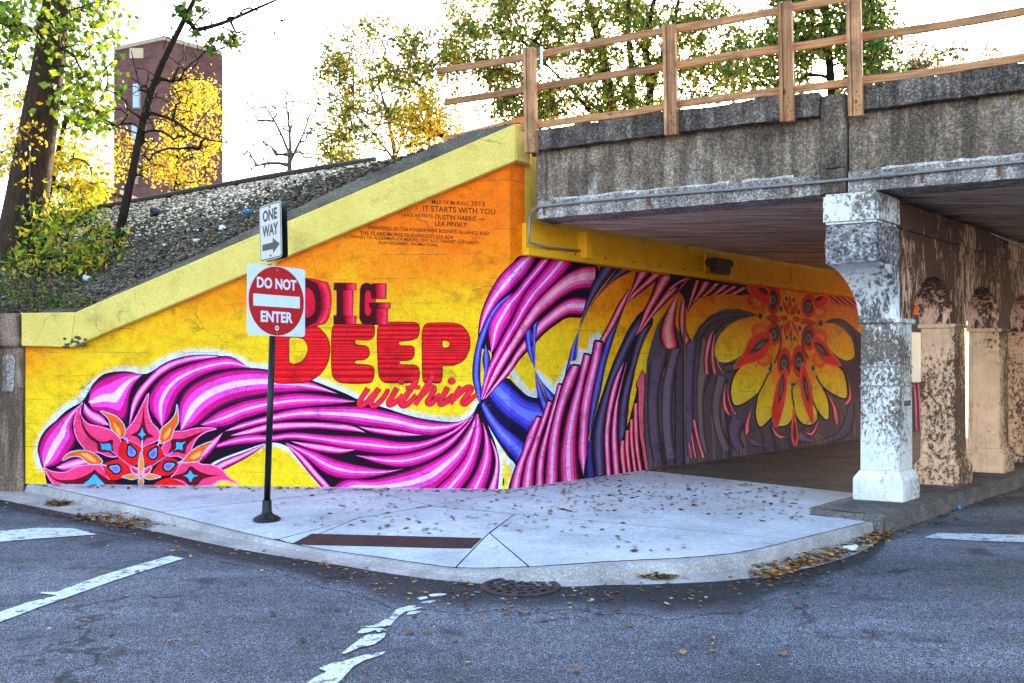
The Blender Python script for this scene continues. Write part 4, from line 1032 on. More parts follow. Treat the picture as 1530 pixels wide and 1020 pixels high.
# the grey-violet mass with streaks
mass = P('px', "996,462 981,486 972,514 966,538 964,566 962,603 962,641 965,670 969,710 1300,670 1300,515 1282,495 1275,489 1265,480 1254,475 1241,476 1230,482 1246,483 1260,491 1271,504 1275,518 1276,533 1265,539 1254,535 1243,527 "
        "1200,560 1150,560 1105,530 1085,541 1072,540 1066,529 1068,514 1076,498 1089,485 1106,476 1131,471 1121,466 1102,461 1081,462 1062,470 1043,489 1033,508 1024,510 1016,500")
poly('painted_mass', mass, lin('57465a'), smooth=False)
rs = random.Random(11)
for i in range(70):
    x = rs.uniform(966, 1278); yb = 727-(x-784)*.1453; y0 = rs.uniform(520, 600) if x < 1060 else rs.uniform(560, 630)
    if 1105 < x < 1235: y0 = rs.uniform(635, 650)
    sw = (1010-x)*.06
    stroke('painted_streak', [(x+sw, y0), (x+sw*.3, (y0+yb)/2), (x, yb)], rs.uniform(2, 5.5), (*lin(rs.choice(['1d1418', '6e5a54', '7a6478', '55426a', '8a7868', '2a1e28'])), 1), 8, fade=lin('57465a'))
GV = lambda a, b: prof(lin('241a1e'), lin(a), lin(a), lin(b), lin(b), .3, .6, .05)
for a, b, st in (("968,545 966,600 968,650 975,690", "1000,520 985,580 985,640 990,686", GV('4a3a46', '64506e')), ("1002,520 988,580 988,640 993,686", "1018,515 1006,570 1004,640 1010,684", GV('554456', '7a6680')),
    ("1023,516 1022,580 1023,640 1026,681", "1042,500 1036,570 1036,640 1038,680", GV('4c3c58', '6c5686')), ("1046,495 1040,570 1042,640 1048,678", "1068,545 1052,590 1052,640 1058,677", GV('544448', '827078')),
    ("1036,505 1052,480 1085,466 1126,470", "1052,500 1068,488 1095,474 1126,471", GV('3e2e3c', '584458')), ("1048,500 1058,485 1080,475 1110,473", "1064,520 1068,500 1085,482 1120,472", GV('3a2c3a', '4c3c4c')),
    ("1070,560 1062,600 1066,640 1078,674", "1086,565 1076,610 1080,640 1092,672", GV('544450', '7c6a7c')), ("1090,620 1086,640 1090,660 1096,672", "1112,632 1106,650 1108,660 1112,669", GV('4c3c58', '6c5682')),
    ("1080,545 1100,540 1112,535 1118,530", "1084,556 1098,556 1106,550 1116,540", GV('3a2c30', '60505a')), ("1118,650 1130,660 1140,664 1150,666", "1122,668 1134,667 1142,667 1150,668", GV('4c3c58', '75608c')),
    ("1195,640 1204,652 1214,658 1228,660", "1192,663 1205,661 1220,660 1230,659", GV('4c3c60', '7c6898')), ("1228,655 1250,645 1262,620 1268,600", "1240,662 1268,650 1276,625 1276,600", GV('3c3050', '5e5078')),
    ("1232,480 1256,477 1272,490 1282,510", "1240,481 1258,483 1272,500 1280,520", GV('2a2030', '443850'))):
    band('painted_streak', P('px', a), P('px', b), st, 24)
# big drops and the fringe under the beam
band('painted_drop', P('T3', "932,305 850,420 790,550 773,650 798,725 850,752"), P('T3', "932,305 912,450 907,600 934,745 850,755"), prof(lin('24070f'), lin('a01838'), lin('e83a5c'), lin('f97484'), lin('ffaaa6'), .34, .62, .10), 26)
band('painted_drop', P('T3', "987,295 940,420 930,560 950,690 978,726"), P('T3', "987,295 987,450 992,600 1030,695 978,726"), ROSE, 26)
poly('painted_fringe', P('R1', "0,50 620,140 645,208 540,218 520,195 450,212 430,190 382,213 362,190 320,218 230,238 180,292 138,355 110,230 40,140 0,200"), lin('2a0a18'), smooth=False)
for a, b in (("200,95 160,220 136,345", "240,102 195,230 140,350"), ("252,106 202,220 146,330", "335,115 262,205 152,300"), ("345,118 290,180 232,236", "402,128 350,180 300,216"), ("415,130 370,170 322,208", "475,140 430,180 374,210"),
             ("480,142 440,170 388,205", "545,150 500,180 442,208"), ("560,150 510,180 462,205", "618,160 580,185 530,214"), ("0,150 60,105 120,75", "0,190 90,120 180,90"), ("60,200 90,140 130,95", "0,260 60,200 140,100")):
    band('painted_strand', P('R1', a), P('R1', b), ROSE, 14)
for i in range(5):
    x = 1238+i*10; y = 441+i*1.5
    band('painted_strand', P('px', f"{x-8},{y} {x+3},{y+8} {x+10},{y+14}"), P('px', f"{x},{y} {x+10},{y+8} {x+16},{y+16}"), ROSE, 8)
# yellow petals of the great flower, with dark rims and red hearts
YP = ["620,60 560,100 510,170 485,260 490,350 515,395 580,380 680,310 750,230 795,130 780,60 700,20", "790,145 740,240 700,320 685,400 680,480 710,565 760,530 812,460 835,300 825,170",
 "962,250 976,400 962,500 920,550 850,556 838,500 870,350 900,220", "975,250 985,400 1002,480 1050,540 1120,546 1162,500 1150,420 1130,350 1090,220", "1130,125 1200,260 1240,350 1252,450 1242,510 1200,480 1150,400 1125,300",
 "1138,105 1190,220 1250,280 1330,326 1392,336 1392,250 1370,150 1330,100 1220,50 1150,40"]
for i, s in enumerate(YP):
    q = P('R2', s); stroke('painted_outline', q, 5, lin('1a1014'), closed=True)
    ys = [p[1] for p in q]; y0, y1 = min(ys), max(ys)
    poly('painted_petal', q, YEL, stripes=[(y0-1, ORA if i in (0, 5) else lin('f8b80e'), YEL), (y0+(y1-y0)*.6, YEL, lin('fbd84a')), (y1-2, lin('fbe07a'))])
for q in (P('R1', "690,386 560,406 470,456 400,526 362,606 354,680 392,735 460,742 560,692 640,620 700,520 730,430"), P('R1', "1213,442 1300,446 1370,486 1428,556 1448,620 1452,700 1400,726 1340,708 1270,652 1200,600 1160,500 1170,450")):
    ys = [p[1] for p in q]; y0, y1 = min(ys), max(ys)
    poly('painted_petal', q, YEL, stripes=[(y0-1, lin('ff9a0c'), lin('ffc014')), (y0+(y1-y0)*.5, lin('ffc014'), lin('ffd81e')), (y1-2, lin('ffe68a'))])
poly('painted_heart', P('R3', "560,150 700,150 1050,230 1075,400 1060,480 1080,800 1060,1100 930,1130 850,1100 700,1130 620,1060 640,800 560,560 560,350"), lin('ff9c10'))
ORR = lin('ff5c0c')
for c in ((510, 575, 95, 92), (545, 850, 80, 85), (480, 270, 75, 85), (1115, 640, 80, 92), (1110, 860, 75, 85), (1110, 370, 75, 75)):
    poly('painted_lobe', P('R3', ' '.join(f'{x},{y}' for x, y in disc(*c))), ORR); poly('painted_lobe', P('R3', ' '.join(f'{x},{y}' for x, y in disc(c[0], c[1]+8, c[2]*.55, c[3]*.5))), lin('f79a0a'))
for c in ((640, 250, 75, 160), (1000, 320, 75, 120), (650, 600, 78, 120), (1005, 640, 75, 130), (755, 900, 75, 160), (905, 880, 75, 165)):
    poly('painted_lobe', P('R3', ' '.join(f'{x},{y}' for x, y in disc(*c))), lin('e81c10'))
    poly('painted_lobe', P('R3', ' '.join(f'{x},{y}' for x, y in disc(c[0], c[1]+5, c[2]*.62, c[3]*.62))), lin('3a0a10'))
    poly('painted_lobe', P('R3', ' '.join(f'{x},{y}' for x, y in disc(c[0]-5, c[1]+8, 28, 48))), lin('707480')); poly('painted_lobe', P('R3', ' '.join(f'{x},{y}' for x, y in disc(c[0]-5, c[1]+8, 14, 26))), lin('5a2030'))
stroke('painted_outline', P('R3', "570,435 640,490 700,560 720,700 670,860 650,900"), 3, lin('6a1010')); stroke('painted_outline', P('R3', "1075,490 1000,520 950,600 940,720 1000,860"), 3, lin('6a1010'))
poly('painted_petal', P('R3', "565,435 640,405 700,425 760,440 700,480 640,475"), lin('d8280c')); poly('painted_petal', P('R3', "1080,490 1000,450 930,440 860,450 930,500 1000,505"), lin('d8280c'))
def leaf(z, o, i1, i2, g=lin('5a7080')):
    q = P(z, o); poly('painted_leaf', q, lin('f52a1a')); stroke('painted_outline', q, 1.2, lin('ff7a70'), closed=True)
    if i1: poly('painted_leaf', P(z, i1), lin('4a0c14'))
    if i2: poly('painted_leaf', P(z, i2), g)
leaf('R3', "612,600 560,578 480,600 400,660 340,790 240,950 400,902 520,862 590,782 622,670", "585,648 500,668 430,750 398,805 480,782 550,722 602,660", "552,680 490,718 448,757 510,742 550,702")
leaf('R3', "1045,640 1110,638 1190,720 1235,800 1330,920 1200,912 1110,842 1038,710", "1058,688 1122,700 1192,790 1203,832 1130,802 1080,742", "1085,718 1122,740 1162,792 1110,772")
leaf('R3', "375,125 420,200 500,270 602,302 608,210 570,140 450,110", "480,140 520,175 570,205 590,190 560,140", None)
leaf('R3', "1035,290 1100,352 1180,302 1205,240 1120,215", "1060,262 1100,270 1140,232 1100,225", None)
leaf('R2', "908,105 850,200 820,330 803,470 840,575 892,430 922,250 918,130", "892,140 865,230 850,385 882,330 902,230", "885,180 868,280 862,340 880,300 890,220")
leaf('R2', "1045,60 1030,130 1030,250 1060,400 1125,545 1127,420 1112,250 1075,110", "1052,150 1050,250 1092,385 1087,250 1067,170", "1060,200 1068,270 1085,330 1080,250")
leaf('R2', "975,405 958,620 985,720 1008,640 986,480", "980,520 974,620 985,680 995,630", None)
for z, x, y, r in (('R3', 510, 420, 26), ('R3', 1125, 495, 26), ('R3', 610, 960, 22), ('R3', 1045, 950, 22), ('R2', 966, 240, 13), ('R3', 725, 345, 24), ('R3', 898, 378, 24), ('R3', 735, 535, 22), ('R3', 910, 545, 22), ('R3', 780, 640, 20), ('R3', 858, 650, 20), ('R3', 775, 245, 18), ('R3', 848, 260, 18)):
    poly('painted_drop', P(z, ' '.join(f'{a},{b}' for a, b in disc(x, y, r*.8, r*1.25))), lin('4e6068')); poly('painted_drop', P(z, ' '.join(f'{a},{b}' for a, b in disc(x, y, r*.4, r*.6))), lin('1c2024'))
for tx, ty in ((812, 190), (822, 715), (695, 440), (932, 465), (725, 240), (890, 280), (752, 622), (905, 632)):
    dx, dy = tx-812, ty-440; L_ = math.hypot(dx, dy); nx, ny = -dy/L_, dx/L_; w_ = 24 if L_ > 200 else 36
    q = P('R3', ' '.join(f'{812+dx*t+nx*w_*s},{440+dy*t+ny*w_*s}' for t, s in ((.06, 0), (.45, 1), (.75, .7), (1, 0), (.75, -.7), (.45, -1))))
    poly('painted_petal', q, lin('e2200c')); stroke('painted_outline', q, 1.3, lin('fbb914'), closed=True)
poly('painted_petal', P('R3', ' '.join(f'{x},{y}' for x, y in disc(812, 440, 28, 28))), lin('fba60c'))
for z, a, b in (('R1', "342,488 290,570 265,700 272,835", "342,488 332,600 310,720 312,842"), ('R1', "352,520 320,650 320,760 337,838", "356,520 352,640 362,740 377,838"), ('R1', "362,700 375,770 420,835", "364,690 390,760 432,838"),
                ('R2', "440,225 413,330 415,420 460,478", "442,225 447,350 478,474"), ('R2', "456,230 452,330 480,420 505,470", "458,225 470,330 500,420 530,465"), ('R2', "645,415 588,540 585,610 605,632", "645,415 637,520 637,600 605,632"),
                ('R2', "805,555 815,620 860,664 915,645", "808,555 840,600 875,625 915,642"), ('R2', "1058,598 1110,605 1168,515", "1060,600 1112,645 1150,610 1168,515"), ('R2', "1230,285 1275,400 1285,510 1318,554", "1232,285 1305,390 1345,500 1318,556"),
                ('R2', "1412,195 1405,330 1358,384", "1413,195 1440,340 1422,390"), ('R2', "172,512 200,650 242,810", "210,515 235,640 288,806"), ('R2', "158,618 178,740 194,815", "182,618 202,740 217,812"), ('R2', "140,698 152,760 161,818", "160,700 170,760 180,815")):
    band('painted_strand', P(z, a), P(z, b), ROSE, 18)
# far strip of mural seen between the piers
for i in range(4): 
    x = 1366+i*5; stroke('painted_strand', P('px', f"{x},548 {x+5},600 {x+8},648"), 3.4, lin('d8406a'), parent=tun, fade=lin('5a1030'))
poly('painted_mass', P('px', "1355,470 1372,470 1392,540 1395,660 1355,660"), lin('1c1638'), smooth=False)
for i in range(4):
    x = 1364+i*6; stroke('painted_strand', P('px', f"{x},548 {x+4},600 {x+6},655"), 3.6, lin('f0607e'), parent=tun, fade=lin('5a1030'))

# --- lettering
LT = thing  # (letters are parts of the wall)
OUTL = lin('3a0610')
def stripe_set(y0, y1, seed, dark):
    r = random.Random(seed); out = []; y = y0; n = 13
    hs = [8, 6, 6, 5, 4, 3.2, 3, 3, 3.2, 4, 5, 6, 7, 9, 9]; tot = sum(hs); y = y0-2
    for i, h in enumerate(hs):
        hh = h*(y1-y0+4)/tot
        out.append((y, lin('f7202c'), lin('f0101a'))); out.append((y+hh*.55, lin(dark), lin('c80c14'))); y += hh
    return out
def letter(z, s, dark='a00810', holes=(), seed=1, smooth=True):
    q = P(z, s); hl = [P(z, h) for h in holes]
    ys = [p[1] for p in q]
    poly('letter', q, RED_, smooth, stripes=stripe_set(min(ys), max(ys), seed, dark), holes=hl, n=100)
    stroke('letter_outline', q, 1.1, OUTL, closed=True, n=100)
    for h in hl: stroke('letter_outline', h, 1.0, OUTL, closed=True)
letter('D1', "60,110 70,112 380,110 520,112 620,170 700,270 730,400 700,570 620,690 520,765 420,795 280,805 140,805 80,790 60,760 62,600 66,300", 'dc0a10', ["258,272 380,272 440,310 472,390 455,470 400,545 320,575 265,565 250,530 252,400"])
letter('D1', "800,112 900,108 1100,110 1225,112 1252,150 1250,230 1215,285 1150,296 1060,292 1024,298 1025,330 1050,355 1120,360 1170,375 1192,430 1180,490 1130,525 1050,532 1020,545 1025,575 1080,580 1180,588 1240,620 1248,690 1230,770 1180,800 1040,806 900,800 820,780 765,720 748,600 748,300 755,180 775,125")
letter('D2', "130,85 220,75 400,75 490,82 520,120 520,180 500,230 440,258 340,268 308,280 320,310 370,315 440,315 468,340 470,400 450,445 400,465 330,470 314,485 330,505 420,508 490,515 520,560 520,620 510,665 420,690 300,693 180,690 130,660 108,600 98,450 92,250 95,150 110,108")
letter('D2', "600,90 700,82 860,85 950,110 1010,180 1035,260 1025,360 980,450 920,495 850,515 780,516 755,530 755,600 745,670 720,695 650,692 575,692 555,640 550,450 548,250 555,150 575,110", 'a00810', ["755,265 800,262 830,285 828,315 805,335 765,335 755,320"])
MA, MR, ML = lin('4a0412'), lin('e8102e'), lin('f94060')
def block(s, c, smooth=False, z='G1', ol=True, stripes=None):
    q = P(z, s); poly('letter', q, c, smooth)
    if ol: stroke('letter_outline', q, .9, OUTL, closed=True, smooth=smooth, n=60)
block("60,100 430,102 490,160 522,270 525,400 505,560 470,650 400,708 60,712", lin('e4122e'), True)
band('letter_shade', P('G1', "290,118 350,240 375,380 360,540 280,700"), P('G1', "430,112 500,240 520,390 490,580 400,702"), [(0, MA), (.12, lin('8a0a1c')), (.45, lin('e8102e')), (.8, lin('fb3a5a')), (1, lin('ea1838'))], 16)
poly('letter', P('G1', "60,102 280,104 345,190 372,330 370,480 335,610 265,706 60,710"), MA)
poly('letter', P('G1', "165,212 220,212 270,260 296,370 290,520 250,580 165,590"), lin('d81030')); 
def col_(s0, s1, s2, s3):
    x0, y0, x1, y1 = s0, s1, s2, s3
    band('letter_shade', P('G1', f"{x0},{y0} {x0},{y1}"), P('G1', f"{x1},{y0} {x1},{y1}"), [(0, lin('7a0818')), (.15, lin('b00c22')), (.5, lin('f0163a')), (.8, lin('ff3a5c')), (1, lin('c81030'))], 3)
block("568,118 885,126 885,222 840,222 832,585 885,592 882,712 558,705 562,585 605,582 605,228 568,222", MA)
col_(735, 130, 884, 220); col_(690, 226, 836, 588); col_(725, 594, 882, 706)
block("960,150 1010,122 1060,122 1095,148 1110,128 1315,130 1310,345 1165,345 1100,345 1092,260 1070,228 1030,230 1012,270 1005,540 1030,590 1070,585 1095,545 1095,478 1065,470 1065,398 1372,404 1370,485 1335,490 1328,716 1130,716 1060,712 1000,716 955,680 930,620 935,400 940,220", MA)
poly('letter', P('G1', "1012,270 1030,230 1070,228 1092,260 1100,345 1165,345 1165,392 1065,392 1065,470 1095,478 1095,545 1070,585 1030,590 1005,540"), lin('e4122e'), False)
col_(1160, 136, 1308, 340); col_(1200, 410, 1368, 482); col_(1168, 490, 1330, 712)
# script word
SC = lin('f5203e')
ZT_['W1'] = (528, 560, 15.3); ZT_['W2'] = (618, 556, 15.3)
script = [('W1', "340,300 230,470 140,610 145,690 225,680 330,600 430,480 590,300"), ('W1', "590,300 480,470 410,610 425,700 500,700 620,600 720,470 775,370 780,315"), ('W1', "1000,290 900,470 812,610 815,680 885,668 1010,580 1140,450"),
  ('W1', "1190,292 1350,285 1530,280"), ('W1', "1450,115 1300,340 1150,560 1092,640 1115,698 1200,688 1320,590 1440,450"), ('W2', "455,75 250,400 100,640 30,750"), ('W2', "120,590 300,410 400,345 465,350 450,460 345,620 315,690 350,725 420,700 520,590 610,495"),
  ('W2', "785,335 700,500 605,650 605,720 680,715 790,620 910,495"), ('W2', "1090,325 960,520 835,730"), ('W2', "950,580 1100,430 1220,350 1300,345 1310,400 1220,530 1130,650 1122,715 1190,715 1310,610 1445,495")]
for wd, cc in ((8.4, OUTL), (7.0, SC)):
    for z, s in script:
        q = P(z, s); stroke('script_letter' if cc is SC else 'letter_outline', q, [wd, wd, wd, wd, wd*.75] if '1190,292' not in s else wd*.72, cc, 44)
    e_ = .7 if cc is OUTL else 0
    for x, y in ((599.5, 569.4), (675, 569)): poly('script_dot' if cc is SC else 'letter_outline', disc(x, y, 5.2+e_, 4.5+e_), cc)
# hand-painted credit lines, as flat letters on the wall
def text_mesh(body, size=1.0, bold=0.0, align='CENTER', shear=0.0, space=1.0):
    cu = bpy.data.curves.new('txt', 'FONT'); cu.body = body; cu.size = size; cu.align_x = align; cu.offset = bold; cu.resolution_u = 3; cu.shear = shear; cu.space_character = space
    o = bpy.data.objects.new('txt', cu); COL.objects.link(o); dg = bpy.context.evaluated_depsgraph_get(); dg.update()
    me = bpy.data.meshes.new_from_object(o.evaluated_get(dg)); bpy.data.objects.remove(o); bpy.data.curves.remove(cu)
    return me
def wall_text(body, cx, cy, h, width, slope=.05):
    me = text_mesh(body, 1, .012); V = [v.co.copy() for v in me.vertices]
    x0, x1 = min(v.x for v in V), max(v.x for v in V); sc = width/(x1-x0); y1 = max(v.y for v in V); y0 = 0
    pts = [(cx+v.x*sc-(x0+x1)/2*sc, cy+(v.x*sc)*slope-(v.y-.35)*h/.72) for v in V]
    paint('letters', pts, [tuple(p.vertices) for p in me.polygons], [[(*lin('2a1208'), .93)]*len(p.vertices) for p in me.polygons], wing)
for b, cx, cy, h, w_ in (("MILE OF MURALS", 672.5, 302.5, 5.8, 54), ("2015", 714, 304, 7, 21), ("IT STARTS WITH YOU", 686, 313.5, 8.5, 108), ("LEAD ARTISTS:", 624, 321.5, 5, 48), ("DUSTIN HARRIS", 681, 325, 7.4, 61), ("AND", 720, 327.5, 3.6, 9),
    ("LEA PINSKY", 674, 334.5, 7.4, 48), ("SPONSORED BY THE ROGERS PARK BUSINESS ALLIANCE AND", 640, 344, 5.2, 181), ("THE CLARK/MORSE/GLENWOOD SSA #24", 607, 351, 5.6, 139), ("THANKS TO: ALDERMAN JOE MOORE, CHICAGO TRANSIT AUTHORITY,", 620, 358, 4.6, 195), ("ALAN GOLDBERG, THOMAS KONG.", 610, 364, 4.6, 90)):
    wall_text(b, cx, cy, h, w_)
# ---------------------------------------------------------------- embankment, rail bed
low = [Vector((-24, 13.6, 2.2)), Vector((-14, 13.2, 2.35)), onpl(-60, 466, wL-WN*.16, WD), onpl(40, 464, wL-WN*.16, WD), onpl(128, 458, wL-WN*.17, WD), onpl(300, 378, wL-WN*.17, WD), onpl(520, 274, wL-WN*.17, WD), onpl(640, 222, wL-WN*.17, WD), onpl(766, 184, wL-WN*.17, WD)]
upp = [Vector((-30, 31, 4.6)), Vector((-19, 25, 4.7)), Vector((-13.5, 21.6, 4.7)), Vector((-9.6, 19.2, 4.74)), Vector((-7.4, 17.7, 4.75)), Vector((-5.2, 16.1, 4.75)), Vector((-3.3, 14.75, 4.75)), Vector((-1.6, 13.7, 4.75)), Vector((.5, 12.75, 4.72))]
NS, NR = 90, 26
LO = [Vector(p) for p in smooth_pts([tuple(p) for p in low], NS)]; UP = [Vector(p) for p in smooth_pts([tuple(p) for p in upp], NS)]
re_ = random.Random(21)
def bank(s, t):
    x = s*(NS-1); i = min(int(x), NS-2); f = x-i; a = LO[i].lerp(LO[i+1], f); b = UP[i].lerp(UP[i+1], f)
    p = a.lerp(b, t); p.z += .10*math.sin(math.pi*t)*(b-a).length*.25*.6
    return p
V = [bank(i/(NS-1), j/(NR-1))+Vector((0, 0, (re_.uniform(-.03, .03) if 0 < j < NR-1 else 0)-.03*(j == 0))) for i in range(NS) for j in range(NR)]
F = [(i*NR+j, (i+1)*NR+j, (i+1)*NR+j+1, i*NR+j+1) for i in range(NS-1) for j in range(NR-1)]
n0 = len(V); back_off = Vector((8, 16, 0))
V += [p+Vector((0, 0, -.02)) for p in UP]+[p+back_off for p in UP]
F += [(n0+i, n0+i+1, n0+NS+i+1, n0+NS+i) for i in range(NS-1)]
pyd('embankment', V, F, M['gravel_bed'])['kind'] = 'structure'
# loose ballast stones on the bank
rg = np.random.RandomState(5)
octv = np.array([(1,0,0),(-1,0,0),(0,1,0),(0,-1,0),(0,0,1),(0,0,-1)], float); octf = [(0,2,4),(2,1,4),(1,3,4),(3,0,4),(2,0,5),(1,2,5),(3,1,5),(0,3,5)]
SV, SF, SC_ = [], [], []
ns = 0
for q in range(30000):
    s = rg.uniform(.30, 1.0); t = rg.uniform(0.02, 1.0)
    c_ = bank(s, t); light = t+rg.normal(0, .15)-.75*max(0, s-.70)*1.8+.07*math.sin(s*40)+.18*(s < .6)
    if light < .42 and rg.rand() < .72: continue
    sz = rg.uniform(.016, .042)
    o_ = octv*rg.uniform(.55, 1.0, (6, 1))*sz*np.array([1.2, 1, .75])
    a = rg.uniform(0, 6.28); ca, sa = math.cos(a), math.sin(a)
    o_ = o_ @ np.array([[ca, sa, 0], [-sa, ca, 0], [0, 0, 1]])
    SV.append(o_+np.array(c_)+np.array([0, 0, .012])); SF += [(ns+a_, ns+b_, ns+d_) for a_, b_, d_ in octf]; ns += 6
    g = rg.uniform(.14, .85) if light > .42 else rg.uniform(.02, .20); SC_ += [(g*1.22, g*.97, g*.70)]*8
def colmesh(name, V, F, C, mat, parent=None, per_face=True):
    me = bpy.data.meshes.new(name); me.from_pydata([tuple(v) for v in V], [], F); me.update()
    at = me.color_attributes.new('Col', 'FLOAT_COLOR', 'CORNER'); arr = np.ones((len(me.loops), 4), np.float32)
    cnt = np.array([len(f) for f in F]); arr[:, :3] = np.repeat(np.array(C, np.float32), cnt, axis=0); at.data.foreach_set('color', arr.ravel())
    return link(name, me, mat, parent)
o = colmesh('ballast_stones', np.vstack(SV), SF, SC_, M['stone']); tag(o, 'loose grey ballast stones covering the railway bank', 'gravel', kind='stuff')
# rail along the crest
rl = thing('railway_rail', 'dark rusty rail running along the crest of the gravel bank', 'rail', tuple(UP[40]))
V, F = [], []; tube(V, F, [p+Vector((0, -.02, .05)) for p in UP[10:84:3]], .045, 6); pyd('rail', V, F, M['steel_rail'], rl)
bm = bmesh.new()
for i in range(12, 82, 2):
    a, b = UP[i]+Vector((0, .02, -.02)), UP[i+1]+Vector((0, .02, -.02)); bb = bmesh.new(); bb.free()
V, F = [], []; bm.free(); tube(V, F, [p+Vector((0, .04, -.01)) for p in UP[10:84:3]], .05, 4); pyd('edge_timber', V, F, M['sleeper'], rl)

# litter on the bank
def blob_thing(name, label, cat, p, s, mat, seed, flat=.6):
    r = random.Random(seed); bm = bmesh.new(); bmesh.ops.create_icosphere(bm, subdivisions=2, radius=1)
    ax = (r.uniform(.8, 1.5), r.uniform(.5, .9), flat)
    for v in bm.verts:
        k_ = 1+.35*math.sin(v.co.x*5+seed)+.25*math.sin(v.co.y*7+v.co.z*6+seed*2)
        v.co = Vector((v.co.x*ax[0]*k_, v.co.y*ax[1]*k_, v.co.z*ax[2]*k_))*s
    bmesh.ops.rotate(bm, verts=bm.verts[:], matrix=Matrix.Rotation(r.random()*6, 3, 'Z'))
    for v in bm.verts: v.co += p+Vector((0, 0, s*.4))
    return tag(bmo(name, bm, mat), label, cat)
def on_bank(px, py):                                         # nearest bank point seen at that pixel
    best, bd = None, 1e9
    for i in range(0, 121):
        for j in range(0, 41):
            p = bank(i/120, j/40); X = CXP+FPX*p.x/p.y; Yp = HZ-FPX*(p.z-CAMZ)/p.y; d_ = (X-px)**2+(Yp-py)**2
            if d_ < bd: best, bd = p, d_
    return best
for nm, lb, ct, px, py, s, m_, sd_ in (('plastic_bag', 'crumpled blue plastic bag on the bank above the one way sign', 'bag', 365, 319, .06, 'plastic_blue', 2), ('paper_scrap', 'crumpled white paper scrap lying near the blue bag on bank', 'paper', 338, 343, .06, 'plastic_white', 3),
    ('plastic_bottle', 'pale plastic bottle lying just above the coping', 'bottle', 288, 362, .05, 'plastic_white', 4), ('paper_cup', 'white paper cup in the weeds beside the thin tree', 'cup', 133, 421, .07, 'plastic_white', 5),
    ('dark_board', 'dark weathered board lying on the upper gravel bank', 'board', 237, 322, .12, 'plastic_dark', 6), ('dark_wrapper', 'small dark wrapper near the top end of the coping', 'wrapper', 507, 277, .06, 'plastic_dark', 7),
    ('pale_wrapper', 'pale wrapper on the gravel left of blue bag', 'wrapper', 361, 307, .04, 'plastic_white', 8), ('dark_bag', 'small dark bag half hidden beside the thin tree', 'bag', 187, 359, .09, 'plastic_dark', 9), ('rock', 'pale rock lying at the left end of the coping', 'rock', 20, 459, .09, 'ledge', 10)):
    blob_thing(nm, lb, ct, on_bank(px, py), s, M[m_], sd_)

# ---------------------------------------------------------------- brick tower and a low house beyond
tower = thing('brick_tower', 'tall dark red brick tower block behind the trees at left', 'building', tuple(atd(245, 280, 60)))
z1 = atd(245, 60, 60).z
c0, cl_, cr_ = atd(245, 60, 60), atd(170, 60, 62.1), atd(333, 60, 62.9)
bk_ = cl_+(cr_-c0)
def zz(p, z): return Vector((p.x, p.y, z))
bm = bmesh.new(); hexa(bm, [zz(c0, 0), zz(cr_, 0), zz(bk_, 0), zz(cl_, 0), zz(c0, z1), zz(cr_, z1), zz(bk_, z1), zz(cl_, z1)]); bmo('wall', bm, M['tower_brick'], tower)
bm = bmesh.new(); e_ = Vector((0, -.12, 0)); hexa(bm, [zz(c0, z1+.004)+e_, zz(cr_, z1+.004)+e_, zz(bk_, z1+.004), zz(cl_, z1+.004)+e_, zz(c0, z1+.25)+e_, zz(cr_, z1+.25)+e_, zz(bk_, z1+.25), zz(cl_, z1+.25)+e_]); bmo('parapet', bm, M['tower_trim'], tower)
ld = (cl_-c0).normalized(); ld.z = 0; ln_ = Vector((ld.y, -ld.x, 0)); ln_ = -ln_ if ln_.y > 0 else ln_
c0g = Vector((c0.x, c0.y, 0))
def tpl(px, py): return onpl(px, py, c0g, ld)
def rect_on(name, x0, y0, x1, y1, off, th, mat, parent):
    q = [tpl(x0, y1), tpl(x1, y1), tpl(x1, y0), tpl(x0, y0)]
    bm = bmesh.new(); prism(bm, [p+ln_*off for p in q], ln_*th); return bmo(name, bm, M[mat], parent)
for x0, y0, x1, y1 in ((200, 125, 211, 162), (198, 187, 208, 218), (197, 252, 207, 275)):
    w_ = rect_on('window', x0, y0, x1, y1, .0, .10, 'tower_trim', tower); rect_on('pane', x0+1.2, y0+1.5, x1-1.2, (y0+y1)/2-.6, .08, .06, 'tower_glass', w_); rect_on('pane', x0+1.2, (y0+y1)/2+.6, x1-1.2, y1-1.5, .08, .06, 'tower_glass', w_)
rect_on('panel', 195, 72, 215, 87, .0, .08, 'tower_beige', tower)
house = thing('low_house', 'low grey roofed house just showing over the bank at left', 'house', tuple(atd(140, 300, 45)))
a, b = atd(60, 276, 45), atd(172, 290, 45)
bm = bmesh.new(); prism(bm, [Vector((a.x, 45, 0)), Vector((b.x, 45, 0)), Vector((b.x, 45, b.z)), Vector((a.x+2, 45, a.z))], (0, 6, 0)); bmo('wall', bm, M['brown_concrete'], house)
bm = bmesh.new(); prism(bm, [Vector((a.x, 44.6, a.z-.1)), Vector((b.x+.4, 44.6, b.z-.05)), Vector((b.x+.4, 44.6, b.z+.15)), Vector((a.x+2, 44.6, a.z+.25))], (0, 7, 0)); bmo('roof', bm, M['cornice'], house)

